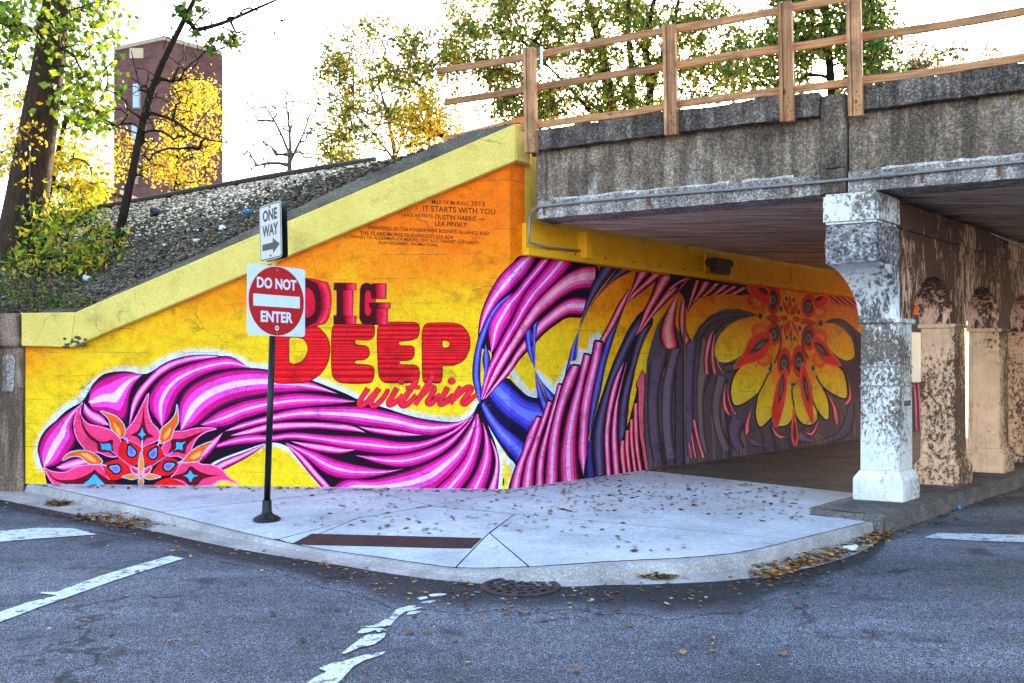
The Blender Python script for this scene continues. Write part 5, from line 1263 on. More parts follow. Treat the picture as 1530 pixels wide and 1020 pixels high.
# ---------------------------------------------------------------- trees
def leaves_mesh(name, C, size, pal, rng, parent, mat='leaf', aspect=.55, droop=.3):
    n = len(C); C = np.asarray(C)
    a = rng.normal(size=(n, 3)); a[:, 2] -= droop; a /= np.linalg.norm(a, axis=1)[:, None]
    b = np.cross(a, rng.normal(size=(n, 3))); b /= np.linalg.norm(b, axis=1)[:, None]+1e-9
    nn = np.cross(a, b)
    L = size*rng.uniform(.6, 1.3, n)[:, None]; W = L*aspect
    v0 = C-a*L*.5; v1 = C+b*W*.5+nn*L*.08; v2 = C+a*L*.5-nn*L*.10; v3 = C-b*W*.5+nn*L*.08
    V = np.stack([v0, v1, v2, v3], 1).reshape(-1, 3); i = np.arange(n)*4
    F = [(int(k_), int(k_)+1, int(k_)+2, int(k_)+3) for k_ in i]
    pal = np.array(pal); cc = pal[rng.randint(0, len(pal), n)]*rng.uniform(.7, 1.35, (n, 1))
    return colmesh(name, V, F, np.clip(cc, 0, 1), M[mat], parent)
GRN = [(.035,.085,.010), (.05,.12,.014), (.025,.06,.008), (.09,.16,.014), (.15,.20,.016)]
YLW = [(.62,.42,.02), (.70,.48,.03), (.52,.33,.02), (.55,.25,.02), (.40,.38,.03)]
MIXL = GRN+[(.20,.16,.015), (.30,.20,.015), (.14,.06,.012)]
DKG = [(.02,.055,.012), (.03,.075,.014), (.045,.10,.016), (.10,.15,.02)]
BRN = [(.26,.09,.02), (.40,.17,.03), (.30,.05,.02)]
def tree(name, label, trunk, rads, regions, Y, seed, bark_, leaf, lsize, nl, spread, dj=1.2, cat='tree', extra=(), tipr=.011, group=None, hole=None, aspect=.55, mat=None, tip_only=.45):
    """trunk: photo points at distance Y; regions: ellipses (x, y, rx, ry, n) where the branch tips sit"""
    rng = np.random.RandomState(seed); nodes, par_ = [], []
    for ti, (pts, rr) in enumerate([(trunk, rads)]+list(extra)):
        q = smooth_pts([tuple(atd(x, y, Y+(d_ if len(t_) else 0))) for (x, y, d_), t_ in ((tuple(p)+(0,) if len(p) == 2 else tuple(p), p) for p in pts)], 14)
        st = len(nodes)
        if ti > 0:
            N_ = np.array(nodes); pa = int(np.argmin(np.linalg.norm(N_-q[0], axis=1)))
        for i, p in enumerate(q):
            if ti > 0 and i == 0: continue
            nodes.append(np.array(p)); par_.append((pa if ti > 0 and i == 1 else (len(nodes)-2 if i > 0 else -1)))
    ntr = len(nodes); tips = []
    for (x, y, rx, ry, n) in regions:
        for _ in range(n):
            r_ = math.sqrt(rng.uniform(0, 1)); a_ = rng.uniform(0, 6.283)
            xx, yy = x+rx*r_*math.cos(a_), y+ry*r_*math.sin(a_)
            if hole and math.hypot(xx-hole[0], yy-hole[1]) < hole[2]: continue
            tips.append(np.array(atd(xx, yy, Y+rng.uniform(-dj, dj))))
    T0 = np.array(nodes)
    tips.sort(key=lambda t: np.min(np.linalg.norm(T0-t, axis=1)))
    anchors = []
    for t in tips:
        N_ = np.array(nodes); dv = N_-t; dist = np.linalg.norm(dv, axis=1)+np.maximum(0, dv[:, 2])*.9
        i = int(np.argmin(dist)); p = nodes[i]; d_ = np.linalg.norm(t-p); k_ = max(2, min(5, int(d_/.35)))
        last = i
        for j in range(1, k_+1):
            f = j/k_; q = p*(1-f)+t*f+rng.normal(size=3)*.05*d_*(1 if j < k_ else 0); q[2] += .10*d_*math.sin(f*math.pi)
            nodes.append(q); par_.append(last); last = len(nodes)-1
            if f > tip_only: anchors.append(q)
    n = len(nodes); w = np.zeros(n); ch = [0]*n
    for i in range(n):
        if par_[i] >= 0: ch[par_[i]] += 1
    for i in reversed(range(n)):
        if ch[i] == 0: w[i] += 1
        if par_[i] >= 0: w[par_[i]] += w[i]
    rad = tipr*np.power(np.maximum(w, 1), .46)
    tr_r = np.interp(np.linspace(0, 1, 14), np.linspace(0, 1, len(rads)), [r/FPX*Y for r in rads]); rad[:14] = np.maximum(tr_r, 0)
    e0 = 14
    for pts, rr in extra:
        m_ = 13; rad[e0:e0+m_] = np.interp(np.linspace(0, 1, m_), np.linspace(0, 1, len(rr)), [r/FPX*Y for r in rr]); e0 += m_
    V, F = [], []
    tube(V, F, [Vector(nodes[i]) for i in range(14)], list(rad[:14]), 12)
    for i in range(14, n):
        p = par_[i]; a_, b_ = Vector(nodes[p]), Vector(nodes[i])
        if (b_-a_).length < 1e-4: continue
        r0 = min(rad[p], rad[i]*1.35) if i >= ntr else rad[p]
        tube(V, F, [a_, b_], [r0 if i >= ntr else min(rad[p], rad[i]*1.4), rad[i]], 7 if i < ntr else (4 if rad[i] > .012 else 3), cap=False)
    root = thing(name, label, cat, tuple(nodes[0]), group)
    pyd('trunk', V, F, M[bark_], root, True)
    if leaf is not None and nl > 0 and anchors:
        A_ = np.array(anchors); m_ = len(A_)*nl
        C = A_[rng.randint(0, len(A_), m_)]+rng.normal(size=(m_, 3))*spread
        if hole:
            X = CXP+FPX*C[:, 0]/C[:, 1]; Yp = HZ-FPX*(C[:, 2]-CAMZ)/C[:, 1]; C = C[np.hypot(X-hole[0], Yp-hole[1]) > hole[2]]
        leaves_mesh('crown', C, lsize, leaf, rng, root, aspect=aspect, mat=mat or ('leaf_yellow' if 'yellow' in name else 'leaf'))
    return root
tree('broad_tree', 'thick brown trunked tree with green leaves at the far left edge', [(12, 462), (30, 360), (48, 250), (62, 160), (78, 60), (92, -60), (110, -200)], [42, 32, 28, 24, 20, 16, 11],
     [(50, 20, 75, 45, 30), (130, 35, 60, 50, 26), (15, 80, 40, 50, 14), (120, 130, 45, 50, 22), (30, -50, 120, 50, 14), (140, 190, 25, 40, 8)], 15.6, 3, 'bark_brown', GRN+[(.16,.26,.02), (.24,.30,.02), (.30,.32,.02), (.10,.20,.015)], .125, 18, .16, 1.6, aspect=.8, mat='leaf_yellow', tip_only=.6)
tree('yellow_tree', 'bright yellow leafed young tree behind the thick trunk', [(60, 330), (80, 260), (100, 170)], [6, 5, 3], [(95, 270, 55, 50, 30), (20, 200, 40, 70, 30), (120, 200, 30, 60, 14), (100, 315, 60, 20, 20), (140, 290, 30, 20, 10)], 18.5, 4, 'bark_dark', YLW[:3]+[(.30,.32,.03), (.20,.26,.02), (.24,.28,.02), (.14,.20,.015)], .12, 15, .17, 1.0, aspect=.6)
tree('thin_tree', 'slender dark leaning tree with bare twigs on the bank', [(163, 425), (176, 370), (180, 340), (198, 260), (212, 190), (232, 120), (262, 55), (300, -20), (330, -90)], [7.5, 6.6, 6.2, 5.8, 5.6, 4.6, 3.8, 2.8, 1.6],
     [(225, 110, 75, 75, 50), (275, 160, 70, 75, 46), (185, 160, 45, 80, 30), (350, 30, 100, 50, 50), (240, 220, 60, 55, 34)], 14.9, 5, 'bark_dark', None, .1, 0, .1, .7,
     extra=[([(280, 48), (330, 35), (380, 14), (430, -8)], [3.5, 2.6, 2, 1.2]), ([(215, 165), (260, 180), (300, 205), (350, 215)], [2.6, 2, 1.4, .8])], tipr=.0085)
tree('leafy_twig', 'few green leaves on twigs beside the thin tree top', [(282, 46), (300, 25), (320, 5)], [1.4, 1, .7], [(290, 12, 28, 14, 5), (340, 72, 28, 12, 5), (308, 60, 20, 20, 3)], 14.8, 6, 'bark_dark', GRN, .12, 7, .07, .25, tipr=0.0076, aspect=.7)
tree('yellow_tree', 'yellow tree standing in front of the brick tower', [(262, 290), (268, 220), (280, 150)], [3, 2.4, 1.6], [(285, 200, 46, 78, 52), (240, 240, 30, 40, 16), (300, 140, 28, 25, 12), (180, 230, 14, 45, 10)], 24, 7, 'bark_dark', YLW+[(.30,.30,.02), (.22,.24,.02)], .10, 20, .16, 1.2, tipr=0.0095)
tree('bare_tree', 'almost bare forked tree on the skyline right of tower', [(432, 266), (433, 240), (434, 225)], [4.2, 3.6, 3.2], [(385, 170, 26, 38, 44), (432, 165, 16, 34, 36), (470, 180, 20, 40, 36), (375, 232, 32, 26, 36), (440, 215, 44, 26, 20), (480, 240, 20, 12, 10)], 22, 8, 'bark_grey', BRN, .07, 1, .12, .8, tipr=0.0114,
     extra=[([(433, 232), (415, 190), (385, 140)], [2.2, 1.6, .8]), ([(434, 236), (432, 190), (426, 140)], [2.4, 1.8, .9]), ([(434, 240), (455, 195), (468, 150)], [2.2, 1.4, .8])])
tree('feathery_tree', 'airy green and yellow feathery leafed tree above the raked coping', [(590, 262), (588, 220), (575, 160), (565, 120)], [3.5, 3, 2.2, 1.4], [(565, 85, 85, 55, 84), (515, 125, 48, 48, 40), (640, 100, 65, 55, 60), (510, 205, 32, 40, 28), (555, 180, 50, 40, 34), (505, 235, 28, 14, 12), (610, 170, 50, 45, 34)], 20, 9, 'bark_grey', MIXL+YLW[:1]+[(.20,.24,.02), (.12,.18,.015)], .105, 32, .10, 1.5, tip_only=.6, mat='leaf_yellow', tipr=0.0085, aspect=.45,
     extra=[([(590, 240), (550, 190), (510, 150)], [2, 1.4, .8]), ([(590, 235), (620, 170), (640, 110)], [2.2, 1.5, .8])])
tree('yellow_tree', 'golden yellow tree just left of the timber fence end', [(640, 235), (642, 200), (640, 160)], [2.6, 2, 1.2], [(645, 180, 52, 44, 52), (665, 200, 34, 22, 18), (605, 205, 34, 30, 20)], 19, 10, 'bark_dark', YLW+[(.26,.27,.02)], .085, 16, .13, 1.0, tipr=0.0076)
tree('backlit_tree', 'large multi trunked backlit tree behind the timber fence', [(925, 205), (910, 140), (900, 80), (880, 10), (860, -60)], [9, 8, 6, 5, 3], [(770, 60, 75, 60, 60), (840, 30, 110, 70, 80), (790, 140, 60, 40, 40), (930, 60, 90, 70, 70), (870, 140, 80, 40, 50), (980, 130, 50, 50, 30), (830, 165, 120, 18, 40), (700, 60, 40, 40, 20), (720, 20, 55, 35, 30), (1000, 20, 90, 40, 40), (740, 120, 40, 40, 20), (1030, 60, 50, 60, 36), (1075, 70, 50, 60, 36), (1040, 120, 60, 30, 26)], 22, 11, 'bark_dark', MIXL+[(.20,.24,.02), (.14,.20,.015)], .13, 34, .13, 2.0, tip_only=.6, tipr=0.0095, aspect=.5,
     extra=[([(940, 205), (945, 120), (938, 40), (940, -40)], [6, 5, 4, 3]), ([(965, 205), (972, 130), (965, 60), (985, -30)], [7, 6, 4.5, 3]), ([(972, 130), (995, 70), (1010, 20), (1020, -40)], [5, 4, 3, 2]), ([(905, 190), (840, 120), (790, 70)], [3, 2.2, 1.4])])
tree('sunlit_tree', 'dense dark green tree the low sun shines through', [(1245, 170), (1240, 100), (1235, 40), (1230, -60)], [7, 6, 5, 3], [(1225, 30, 95, 60, 130), (1180, 90, 60, 50, 60), (1290, 60, 45, 70, 56), (1270, 110, 50, 25, 26), (1120, 100, 45, 45, 44), (1320, 90, 30, 45, 24), (1235, -40, 110, 40, 50)], 26, 12, 'bark_dark', DKG+MIXL[2:6]+[(.16,.22,.015)], .15, 36, .19, 2.0, tip_only=.5, tipr=0.0114, hole=(1237, 112, 24), aspect=.6)
tree('sparse_tree', 'sparse twiggy tree top over the right parapet', [(1380, 130), (1385, 100), (1400, 80)], [2.2, 1.8, 1.4], [(1430, 72, 62, 20, 26), (1400, 78, 30, 24, 14), (1385, 95, 24, 14, 10), (1350, 60, 26, 40, 16)], 23, 13, 'bark_grey', MIXL+BRN, .10, 7, .11, 1.0, tipr=0.0095, extra=[([(1395, 84), (1430, 72), (1480, 82)], [1.5, 1.2, .7])])
tree('far_conifer', 'small bluish conifer tip showing over the right parapet', [(1368, 120), (1368, 100), (1368, 86)], [2, 1.6, .8], [(1368, 100, 18, 12, 26)], 34, 14, 'bark_grey', [(.05,.09,.09), (.07,.12,.11), (.04,.07,.07)], .16, 14, .14, .5, tipr=0.0114)
tree('stem_shrub', 'green and yellow leafy shrub on the bank by the thick trunk', [(95, 445), (98, 400), (100, 360)], [4, 3, 2], [(105, 365, 64, 56, 46), (50, 400, 50, 45, 26), (148, 385, 36, 42, 22), (95, 318, 58, 26, 20)], 14.6, 15, 'bark_dark', GRN+YLW[:3]+[(.30,.36,.03), (.22,.30,.02), (.40,.40,.03), (.14,.24,.02)], .12, 8, .13, .8, cat='shrub', mat='leaf_yellow', tipr=0.0076, aspect=.42)
tree('dark_sapling', 'short dark sapling stem against the thick trunk', [(50, 440), (46, 380), (40, 300), (42, 220)], [6, 5.4, 4.5, 3], [(35, 230, 20, 60, 10), (60, 200, 20, 40, 6)], 15.0, 16, 'bark_dark', YLW, .09, 3, .08, .3, tipr=0.0076)
# weeds along the coping's left end
rngw = np.random.RandomState(31); C = []
for q in range(4200):
    x = rngw.uniform(-80, 165); Yw = rngw.uniform(12.85, 14.6); p = atd(x, 464-abs(rngw.normal(0, 1))*24*(1.2-max(0, x)/170), Yw); C.append(tuple(p))
o = leaves_mesh('weeds', np.array(C), .06, GRN+[(.20,.11,.03), (.30,.18,.04), (.05,.04,.02), (.10,.07,.03)], rngw, None); tag(o, 'low weeds and dead stalks along the left end of the coping', 'weeds', kind='stuff')
# ---------------------------------------------------------------- street sign on a black post
fb = onz(399, 777, .105); fb = onz(399, 777, slab_z(fb)); fb = onz(399, 777, slab_z(fb))
post = thing('street_sign', 'black post carrying a one way plate above a do not enter plate', 'sign', tuple(fb))
V, F = lathe([(.145, 0), (.145, .012), (.135, .030), (.10, .050), (.062, .068), (.052, .10), (.049, .20), (.046, .215), (.0, .216)], fb, 24); pyd('base', V, F, M['black_metal'], post, True)
Yp = fb.y
top = atd(413, 303, Yp-.02)
def pole_at(t): return fb.lerp(top, t)
V, F = [], []; tube(V, F, [fb+Vector((0, 0, .2)), pole_at(.62)], .034, 14); pyd('pole', V, F, M['black_metal'], post, True)
V, F = [], []; tube(V, F, [pole_at(.622), pole_at(1.0)], .030, 12); pyd('pole_top', V, F, M['orange_steel'], post, True)
def plate(name, c, w, h, ang, tilt, rad, mat, th=.004):
    """c centre, ang: heading of the face (radians, 0 faces the camera, + turns to the right)"""
    n = Vector((math.sin(ang), -math.cos(ang), 0)); r = Vector((math.cos(ang), math.sin(ang), 0)); u = Vector((0, 0, 1))
    u, r = (u*math.cos(tilt)+r*math.sin(tilt)), (r*math.cos(tilt)-u*math.sin(tilt))
    def P3(x, y, o=0): return c+r*x+u*y+n*o
    pts = []
    for cx, cy, a0 in ((w/2-rad, h/2-rad, 0), (-w/2+rad, h/2-rad, 90), (-w/2+rad, -h/2+rad, 180), (w/2-rad, -h/2+rad, 270)):
        for t in range(5): a = math.radians(a0+t*22.5); pts.append(P3(cx+rad*math.cos(a), cy+rad*math.sin(a)))
    bm = bmesh.new(); prism(bm, pts, n*th); o = bmo(name, bm, mat, post); return o, P3
def flat(name, pts2, P3, o, mat, parent, th=.0006):
    bm = bmesh.new(); prism(bm, [P3(x, y, o) for x, y in pts2], P3(0, 0, o+th)-P3(0, 0, o)); return bmo(name, bm, mat, parent)
def sign_text(body, x, y, h, w, P3, o, mat, parent, bold=.03):
    me = text_mesh(body, 1, bold); V_ = [v.co.copy() for v in me.vertices]
    x0, x1 = min(v.x for v in V_), max(v.x for v in V_); y0, y1 = min(v.y for v in V_), max(v.y for v in V_)
    pyd('lettering', [P3(x+(v.x-(x0+x1)/2)/(x1-x0)*w, y+(v.y-y0)/(y1-y0)*h, o) for v in V_], [tuple(p.vertices) for p in me.polygons], mat, parent)
def ring(cx, cy, r, n=40): return [(cx+r*math.cos(2*math.pi*i/n), cy+r*math.sin(2*math.pi*i/n)) for i in range(n)]
c1 = atd(410.3, 450, Yp-.07)+Vector((.03, -.03, 0))
sq, P3 = plate('do_not_enter_plate', c1, .76, .735, math.radians(53), math.radians(0.2), .04, M['sign_white'])
flat('red_disc', ring(0, 0, .363, 64), P3, .0045, M['sign_red'], sq)
flat('white_bar', [(-.305, -.062), (.305, -.062), (.305, .062), (-.305, .062)], P3, .0056, M['sign_white'], sq)
sign_text('DO NOT', 0, .125, .115, .52, P3, .0058, M['sign_white'], sq, .035); sign_text('ENTER', 0, -.225, .115, .42, P3, .0058, M['sign_white'], sq, .035)
flat('sticker', ring(0, -.285, .026, 20), P3, .0056, M['sign_white'], sq); flat('sticker_mark', [(-.014, -.29), (.014, -.29), (.014, -.283), (.008, -.274), (-.008, -.274), (-.014, -.283)], P3, .0066, M['sign_black'], sq)
for y in (.325, -.34): flat('bolt', ring(0, y, .010, 12), P3, .0056, M['galvanised'], sq, .006)
sign_text('R5-1', .27, -.352, .008, .07, P3, .0050, M['sign_grey'], sq, .0)
c2 = atd(410, 346.5, Yp-.03)+Vector((-.03, -.035, 0))
ow, P3 = plate('one_way_plate', c2, .45, .595, math.radians(-46), math.radians(-2.5), .035, M['sign_cream'])
def rrect(w, h, r):
    return [(cx+r*math.cos(math.radians(a0+t*22.5)), cy+r*math.sin(math.radians(a0+t*22.5))) for cx, cy, a0 in ((w/2-r, h/2-r, 0), (-w/2+r, h/2-r, 90), (-w/2+r, -h/2+r, 180), (w/2-r, -h/2+r, 270)) for t in range(5)]
flat('border', rrect(.436, .58, .03), P3, .0045, M['sign_black'], ow); flat('face', rrect(.414, .558, .024), P3, .0055, M['sign_cream'], ow)
sign_text('ONE', 0, .115, .125, .30, P3, .0068, M['sign_black'], ow, .04); sign_text('WAY', 0, -.045, .125, .33, P3, .0068, M['sign_black'], ow, .04)
flat('arrow', [(-.17, -.19), (.05, -.19), (.05, -.235), (.19, -.155), (.05, -.075), (.05, -.12), (-.17, -.12)], P3, .0064, M['sign_black'], ow)
for y in (.262, -.255): flat('bolt', ring(0, y, .011, 12), P3, .0064, M['rust'], ow, .006)
# the second one-way plate, back to back behind it
c3 = c2+Vector((.05, .045, 0)); bk2, P3 = plate('rear_plate', c3, .45, .595, math.radians(-46), math.radians(-2.5), .035, M['sign_black'])

# ---------------------------------------------------------------- tactile pad on the kerb ramp
def zramp(p):
    t = min(range(NK), key=lambda t: (JJ[t].x-p.x)**2+(JJ[t].y-p.y)**2); dd = math.hypot(JJ[t].x-p.x, JJ[t].y-p.y)
    return JJ[t].z+(SW-JJ[t].z)*min(1, dd/.9)
def ground_px(x, y):
    p = onz(x, y, .1)
    for _ in range(4): p = onz(x, y, slab_z(p))
    return p
pq = [(437, 811.5), (704, 819), (720, 803.5), (466, 797)]
NU_, NV_ = 30, 6
smp = [onz(x, y, .09) for x in range(475, 700, 15) for y in (802, 806, 810, 813)]
hz_ = [(p, slab_bvh.ray_cast(Vector((p.x, p.y, 2)), Vector((0, 0, -1)))[0]) for p in smp]; hz_ = [h for p, h in hz_ if h is not None]
PLN = np.linalg.lstsq(np.array([(h.x, h.y, 1) for h in hz_]), np.array([h.z for h in hz_]), rcond=None)[0]
PLN[2] += .006+max(0, max(h.z-(PLN[0]*h.x+PLN[1]*h.y+PLN[2]) for h in hz_))
def pad_pt(a, b):
    x = (1-b)*((1-a)*pq[0][0]+a*pq[1][0])+b*((1-a)*pq[3][0]+a*pq[2][0]); y = (1-b)*((1-a)*pq[0][1]+a*pq[1][1])+b*((1-a)*pq[3][1]+a*pq[2][1])
    r = ray(x, y); t = (PLN[2]+PLN[0]*0-CAMZ)/(r.z-PLN[0]*r.x-PLN[1]*r.y); return Vector((r.x*t, r.y*t, CAMZ+r.z*t))
pad = thing('tactile_pad', 'dark red tactile paving pad with raised domes on the kerb ramp', 'paving pad', tuple(ground_px(*pq[0])))
bm = bmesh.new(); gv = [[bm.verts.new(pad_pt(i/NU_, j/NV_)) for j in range(NV_+1)] for i in range(NU_+1)]
for i in range(NU_):
    for j in range(NV_): bm.faces.new((gv[i][j], gv[i+1][j], gv[i+1][j+1], gv[i][j+1]))
gl = [gv[i][0] for i in range(NU_+1)]; lo_ = [bm.verts.new(v.co-UPV*.05) for v in gl]
for i in range(NU_): bm.faces.new((gl[i], lo_[i], lo_[i+1], gl[i+1]))
bmo('plate', bm, M['brick_red_pad'], pad)
V, F = [], []
nu, nv = 34, 9
for i in range(nu):
    for j in range(nv):
        a, b = (i+.5)/nu, (j+.5)/nv; c = pad_pt(a, b)+UPV*.001; k0 = len(V)
        for r, z in ((.016, 0), (.010, .003)):
            for q in range(6): an = q*math.pi/3; V.append(c+Vector((r*math.cos(an), r*math.sin(an), z)))
        F += [(k0+q, k0+(q+1) % 6, k0+6+(q+1) % 6, k0+6+q) for q in range(6)]; F.append(tuple(k0+6+q for q in range(6)))
pyd('domes', V, F, M['brick_red_pad'], pad)['kind'] = 'stuff'

# ---------------------------------------------------------------- storm drain
dc = onz(778, 876, .014)
drain = thing('storm_drain', 'round cast iron drain grate set in the gutter', 'drain', tuple(dc))
R0 = .285
V, F = lathe([(R0+.03, -.03), (R0+.03, .004), (R0+.02, .010), (R0, .010), (R0-.01, -.004), (R0-.02, -.05)], dc, 40); F = F[:-2]; pyd('frame', V, F, M['iron'], drain)
V, F = lathe([(R0-.02, -.06), (.001, -.06)], dc, 32); pyd('pit', V, F, M['sign_black'], drain)
V, F = [], []
def arc_bar(r0, r1, a0, a1, n=6):
    k0 = len(V)
    for i in range(n+1):
        a = a0+(a1-a0)*i/n
        for r, z in ((r0, -.02), (r0, .008), (r1, .008), (r1, -.02)): V.append(dc+Vector((r*math.cos(a), r*math.sin(a), z)))
    for i in range(n):
        for q in range(4): F.append((k0+i*4+q, k0+i*4+(q+1) % 4, k0+(i+1)*4+(q+1) % 4, k0+(i+1)*4+q))
for r0, r1 in ((.0, .05), (.095, .125), (.18, .21), (.265, .30)): arc_bar(max(r0, .001), r1, 0, 2*math.pi, 36)
for ri, cnt in ((.05, 6), (.125, 11), (.21, 16)):
    for q in range(cnt): a = 2*math.pi*q/cnt+ri*3; arc_bar(ri-.002, ri+.057, a-.022/ri*.6, a+.022/ri*.6, 2)
pyd('grate', V, F, M['iron'], drain)

# ---------------------------------------------------------------- road markings
def marking(label, pts, z=.0085):
    V = [onz(x, y, z) for x, y in pts]
    tri = tessellate_polygon([V]); o = pyd('road_marking', V, [tuple(t) for t in tri], M['road_paint']); o['kind'] = 'structure'
mk = lambda s: [tuple(map(float, t.split(','))) for t in s.split()]
marking('', mk("-120,818 -40,811 0,809 60,804 145,798 110,789 60,788 0,793 -120,802"))
marking('', mk("-130,974 -30,940 0,929 60,906 95,894 120,885 170,867 220,851 275,834 255,830 200,845 150,860 100,878 85,884 62,884 60,886 86,889 40,900 0,914 -60,935 -130,958"))
marking('', mk("445,1030 470,1012 488,1003 476,998 497,990 520,985 545,978 576,973 570,978 545,986 528,995 508,1018 490,1030"))
marking('', mk("510,976 525,964 540,953 548,948 565,947 577,944 574,952 560,962 535,968 516,976"))
marking('', mk("534,945 540,939 550,938 570,938 578,941 565,944 560,941 552,944 540,946"))
marking('', mk("540,936 556,934 566,931 576,924 584,921 592,910 610,905 622,904 616,908 632,906 620,911 606,913 598,918 590,926 584,934 570,936 556,937"))
marking('', mk("610,914 622,912 630,913 622,917 608,918")); marking('', mk("622,893 636,890 640,893 628,896")); marking('', mk("640,888 655,886 668,887 660,890 644,891")); marking('', mk("628,900 640,897 652,897 640,901"))
marking('', mk("1380,803 1400,796 1450,797 1530,799 1600,800 1600,812 1530,810 1450,807"))

# ---------------------------------------------------------------- fallen leaves
rl_ = np.random.RandomState(77)
LPAL = [(.20,.085,.025), (.14,.055,.018), (.27,.14,.035), (.07,.032,.014), (.36,.24,.06), (.11,.095,.03), (.22,.065,.016), (.05,.025,.015)]
def litter(name, label, pts, size, pal=LPAL, kind='stuff'):
    n = len(pts); C = np.array([tuple(p) for p in pts]); an = rl_.uniform(0, 6.28, n); L = size*rl_.uniform(.6, 1.4, n); W = L*rl_.uniform(.4, .75, n)
    a = np.stack([np.cos(an), np.sin(an), rl_.uniform(-.25, .25, n)], 1); b = np.stack([-np.sin(an), np.cos(an), rl_.uniform(-.25, .25, n)], 1); up = np.array([0, 0, 1.])
    lift = rl_.uniform(.002, .35, n)[:, None]*L[:, None]*.5
    rows = [C-a*L[:, None]*.5+up*lift, C-a*L[:, None]*.15+b*W[:, None]*.5+up*lift*.7, C+a*L[:, None]*.2+b*W[:, None]*.42+up*lift, C+a*L[:, None]*.55+up*.004, C+a*L[:, None]*.2-b*W[:, None]*.42+up*lift*.8, C-a*L[:, None]*.15-b*W[:, None]*.5+up*lift, C+up*.004]
    V = np.stack(rows, 1).reshape(-1, 3); F = []
    for i in range(n):
        k0 = 7*i
        for q in range(6): F.append((k0+6, k0+q, k0+(q+1) % 6))
    pal = np.array(pal); cc = np.repeat(np.clip(pal[rl_.randint(0, len(pal), n)]*rl_.uniform(.6, 1.4, (n, 1)), 0, 1), 6, axis=0)
    o = colmesh(name, V, F, cc, M['litter']); tag(o, label, 'leaves', kind=kind); return o
def gz(px, py):                                              # ground level at a pixel (pavement, kerb or road)
    p = onz(px, py, 0.0)
    t = min(range(NK), key=lambda t: (EE[t].x-p.x)**2+(EE[t].y-p.y)**2); e, j = EE[t], JJ[t]
    dr = Vector((j.x-e.x, j.y-e.y)); s = (Vector((p.x-e.x, p.y-e.y))).dot(dr.normalized())
    if s < .02: return onz(px, py, .010)
    p2 = onz(px, py, .02)
    if s < dr.length-.12: return p2
    return ground_px(px, py)+UPV*.008
def scatter(n, x0, x1, y0, y1): return [gz(rl_.uniform(x0, x1), y0+(y1-y0)*rl_.uniform(0, 1)**1.3) for _ in range(n)]
sp = []
for _ in range(420):
    x = rl_.uniform(820, 1200); y = rl_.normal(735+abs(x-980)*.04, 17); 
    if y > 727-(x-784)*.145+6 and y < 812: sp.append(gz(x, y))
sp += scatter(150, 560, 860, 734, 800)+scatter(90, 250, 560, 728, 790)+scatter(110, 860, 1250, 760, 830)
for _ in range(420):
    x = rl_.uniform(60, 1250); yb = np.interp(x, [38, 762, 784, 1283], [722, 730.5, 727.5, 656]); sp.append(onz(x, yb+abs(rl_.normal(0, 2.2))+1.5, SW+.008))
litter('pavement_leaves', 'small dry brown leaves scattered over the pale pavement', sp, .06)
pile = []
for _ in range(700):
    t = rl_.uniform(0, 1)**.8; x = 1120+t*215; y = np.interp(x, [1120, 1160, 1250, 1312, 1335], [856, 850, 826, 800, 786])+rl_.normal(0, 6.5); p = gz(x, y); p.z =   .01+abs(rl_.normal(0, .010)); pile.append(p)
litter('gutter_leaves', 'long drift of brown leaves in the gutter at the right', pile, .055, LPAL+[(.5,.25,.05), (.42,.14,.02)])
pl2 = []
for _ in range(560):
    k_ = rl_.randint(0, 3); cx, cy, sx, sy = ((150, 773, 26, 3.2), (195, 782, 18, 3.6), (88, 752, 9, 1.6))[k_]; p = gz(rl_.normal(cx, sx), rl_.normal(cy, sy)+(0)); p.z = .01+abs(rl_.normal(0, .016)); pl2.append(p)
for _ in range(90): p = gz(rl_.normal(985, 14), rl_.normal(862, 1.5)); p.z += abs(rl_.normal(0, .008)); pl2.append(p)
litter('gutter_leaves', 'small heaps of brown leaves against the left kerb', pl2, .06)
pr = [onz(rl_.uniform(1330, 1530), rl_.uniform(0, 1), .3) for _ in range(0)]
for _ in range(260):
    x = rl_.uniform(1322, 1530); y = np.interp(x, [1322, 1445, 1530], [789, 748, 722])+abs(rl_.normal(0, 9)); pr.append(onz(x, y, .012))
litter('roadside_leaves', 'leaves lying along the foot of the arcade kerb', pr, .06)
litter('road_leaves', 'few small leaves and grit scattered over the asphalt', [onz(rl_.uniform(0, 1530), 800+220*rl_.uniform(0, 1), .006) for _ in range(260)], .028, LPAL+[(.5,.5,.42), (.35,.4,.2)])
gl_ = []
for _ in range(520):
    t = rl_.randint(2, NK-2); e, j = EE[t], JJ[t]; dr = Vector((e.x-j.x, e.y-j.y, 0)).normalized(); p = Vector((e.x, e.y, .012))+dr*abs(rl_.normal(0, .45))+Vector((rl_.uniform(-.1, .1), rl_.uniform(-.1, .1), 0)); gl_.append(p)
litter('road_leaves', 'small leaves strewn over the dark strip beside the gutter', gl_, .04, LPAL+[(.4,.38,.25)])
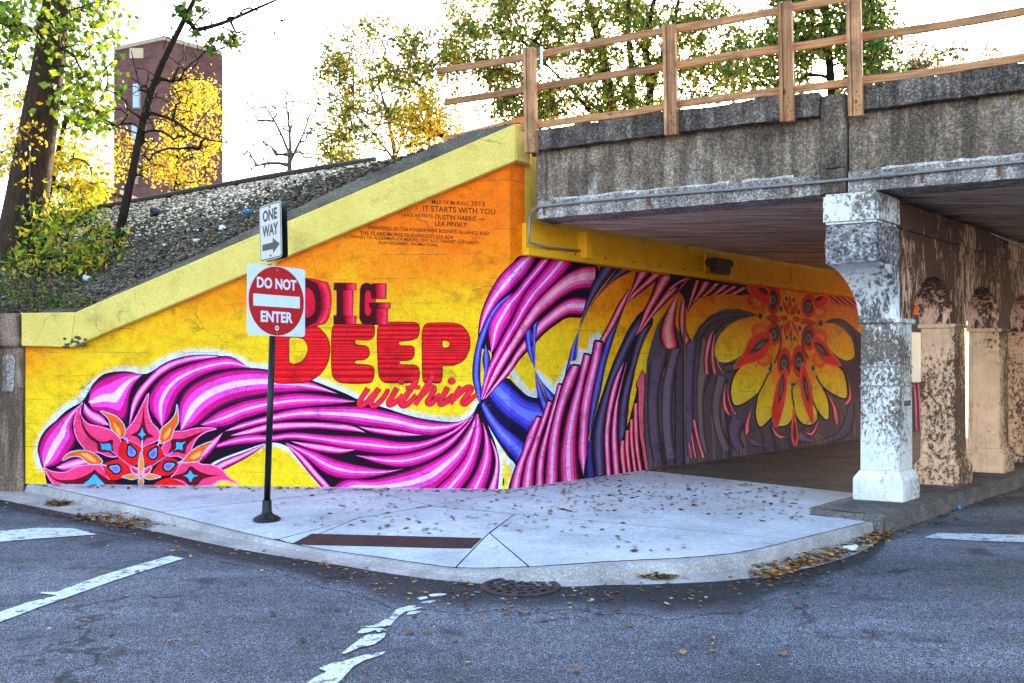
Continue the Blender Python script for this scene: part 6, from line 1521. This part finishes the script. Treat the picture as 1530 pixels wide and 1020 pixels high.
# larger single leaves on the asphalt
lm = []
for i, (x, y) in enumerate([(292, 960), (310, 942), (255, 767+190), (60, 990), (168, 947), (205, 855), (250, 826), (232, 903), (183, 881), (365, 872), (408, 918), (453, 958), (505, 912), (540, 1000), (576, 998), (612, 946), (640, 945), (455, 957), (680, 957), (757, 917), (778, 918), (842, 916),
    (812, 927), (920, 957), (940, 935), (1020, 976), (1066, 973), (1110, 942), (1170, 978), (1190, 907), (1204, 906), (1245, 906), (1318, 860), (1345, 873), (1420, 884), (1404, 912), (1450, 846), (1480, 940), (1390, 994), (700, 990), (860, 1003), (35, 845)]):
    bm = bmesh.new(); cl = bm.loops.layers.float_color.new('Col'); p = onz(x, y, .008); r = random.Random(i+100); L = r.uniform(.026, .042); an = r.uniform(0, 6.28); cu = r.uniform(.2, .6)
    outl_ = [(-.55, 0), (-.3, .22), (-.05, .40), (.15, .28), (.35, .30), (.6, 0), (.35, -.30), (.15, -.28), (-.05, -.40), (-.3, -.22)]
    c = bm.verts.new(p+Vector((0, 0, .003))); ring_ = [bm.verts.new(p+Vector(((u*math.cos(an)-v*math.sin(an))*L*1.6, (u*math.sin(an)+v*math.cos(an))*L*1.6, .004+cu*L*(abs(v)*1.1+max(0, u)*.4)))) for u, v in outl_]
    col = r.choice(LPAL)
    for q in range(10):
        f = bm.faces.new((c, ring_[q], ring_[(q+1) % 10]))
        for lp in f.loops: lp[cl] = (*col, 1)
    tag(bmo('fallen_leaf', bm, M['litter']), 'single dry curled leaf lying on the open asphalt', 'leaf', 'single leaves on the asphalt')
# litter scrap in the gutter
blob_thing('paper_scrap', 'flattened white scrap in the leaves by the right gutter', 'paper', onz(1272, 822, .02), .07, M['plastic_white'], 12, .2)
blob_thing('blue_scrap', 'small crumpled blue scrap at the foot of arcade kerb', 'wrapper', onz(1430, 760, .01), .05, M['plastic_blue'], 13, .5)

rb = np.random.RandomState(9); bl = []
for _ in range(2600):
    a_, b_ = rb.uniform(.28, 1), rb.uniform(.02, 1)**1.3; p = bank(a_, b_); p.z += .03; bl.append(p)
litter('bank_leaves', 'brown dead leaves strewn over the gravel railway bank', bl, .07, LPAL+[(.30,.18,.05), (.38,.26,.09)])
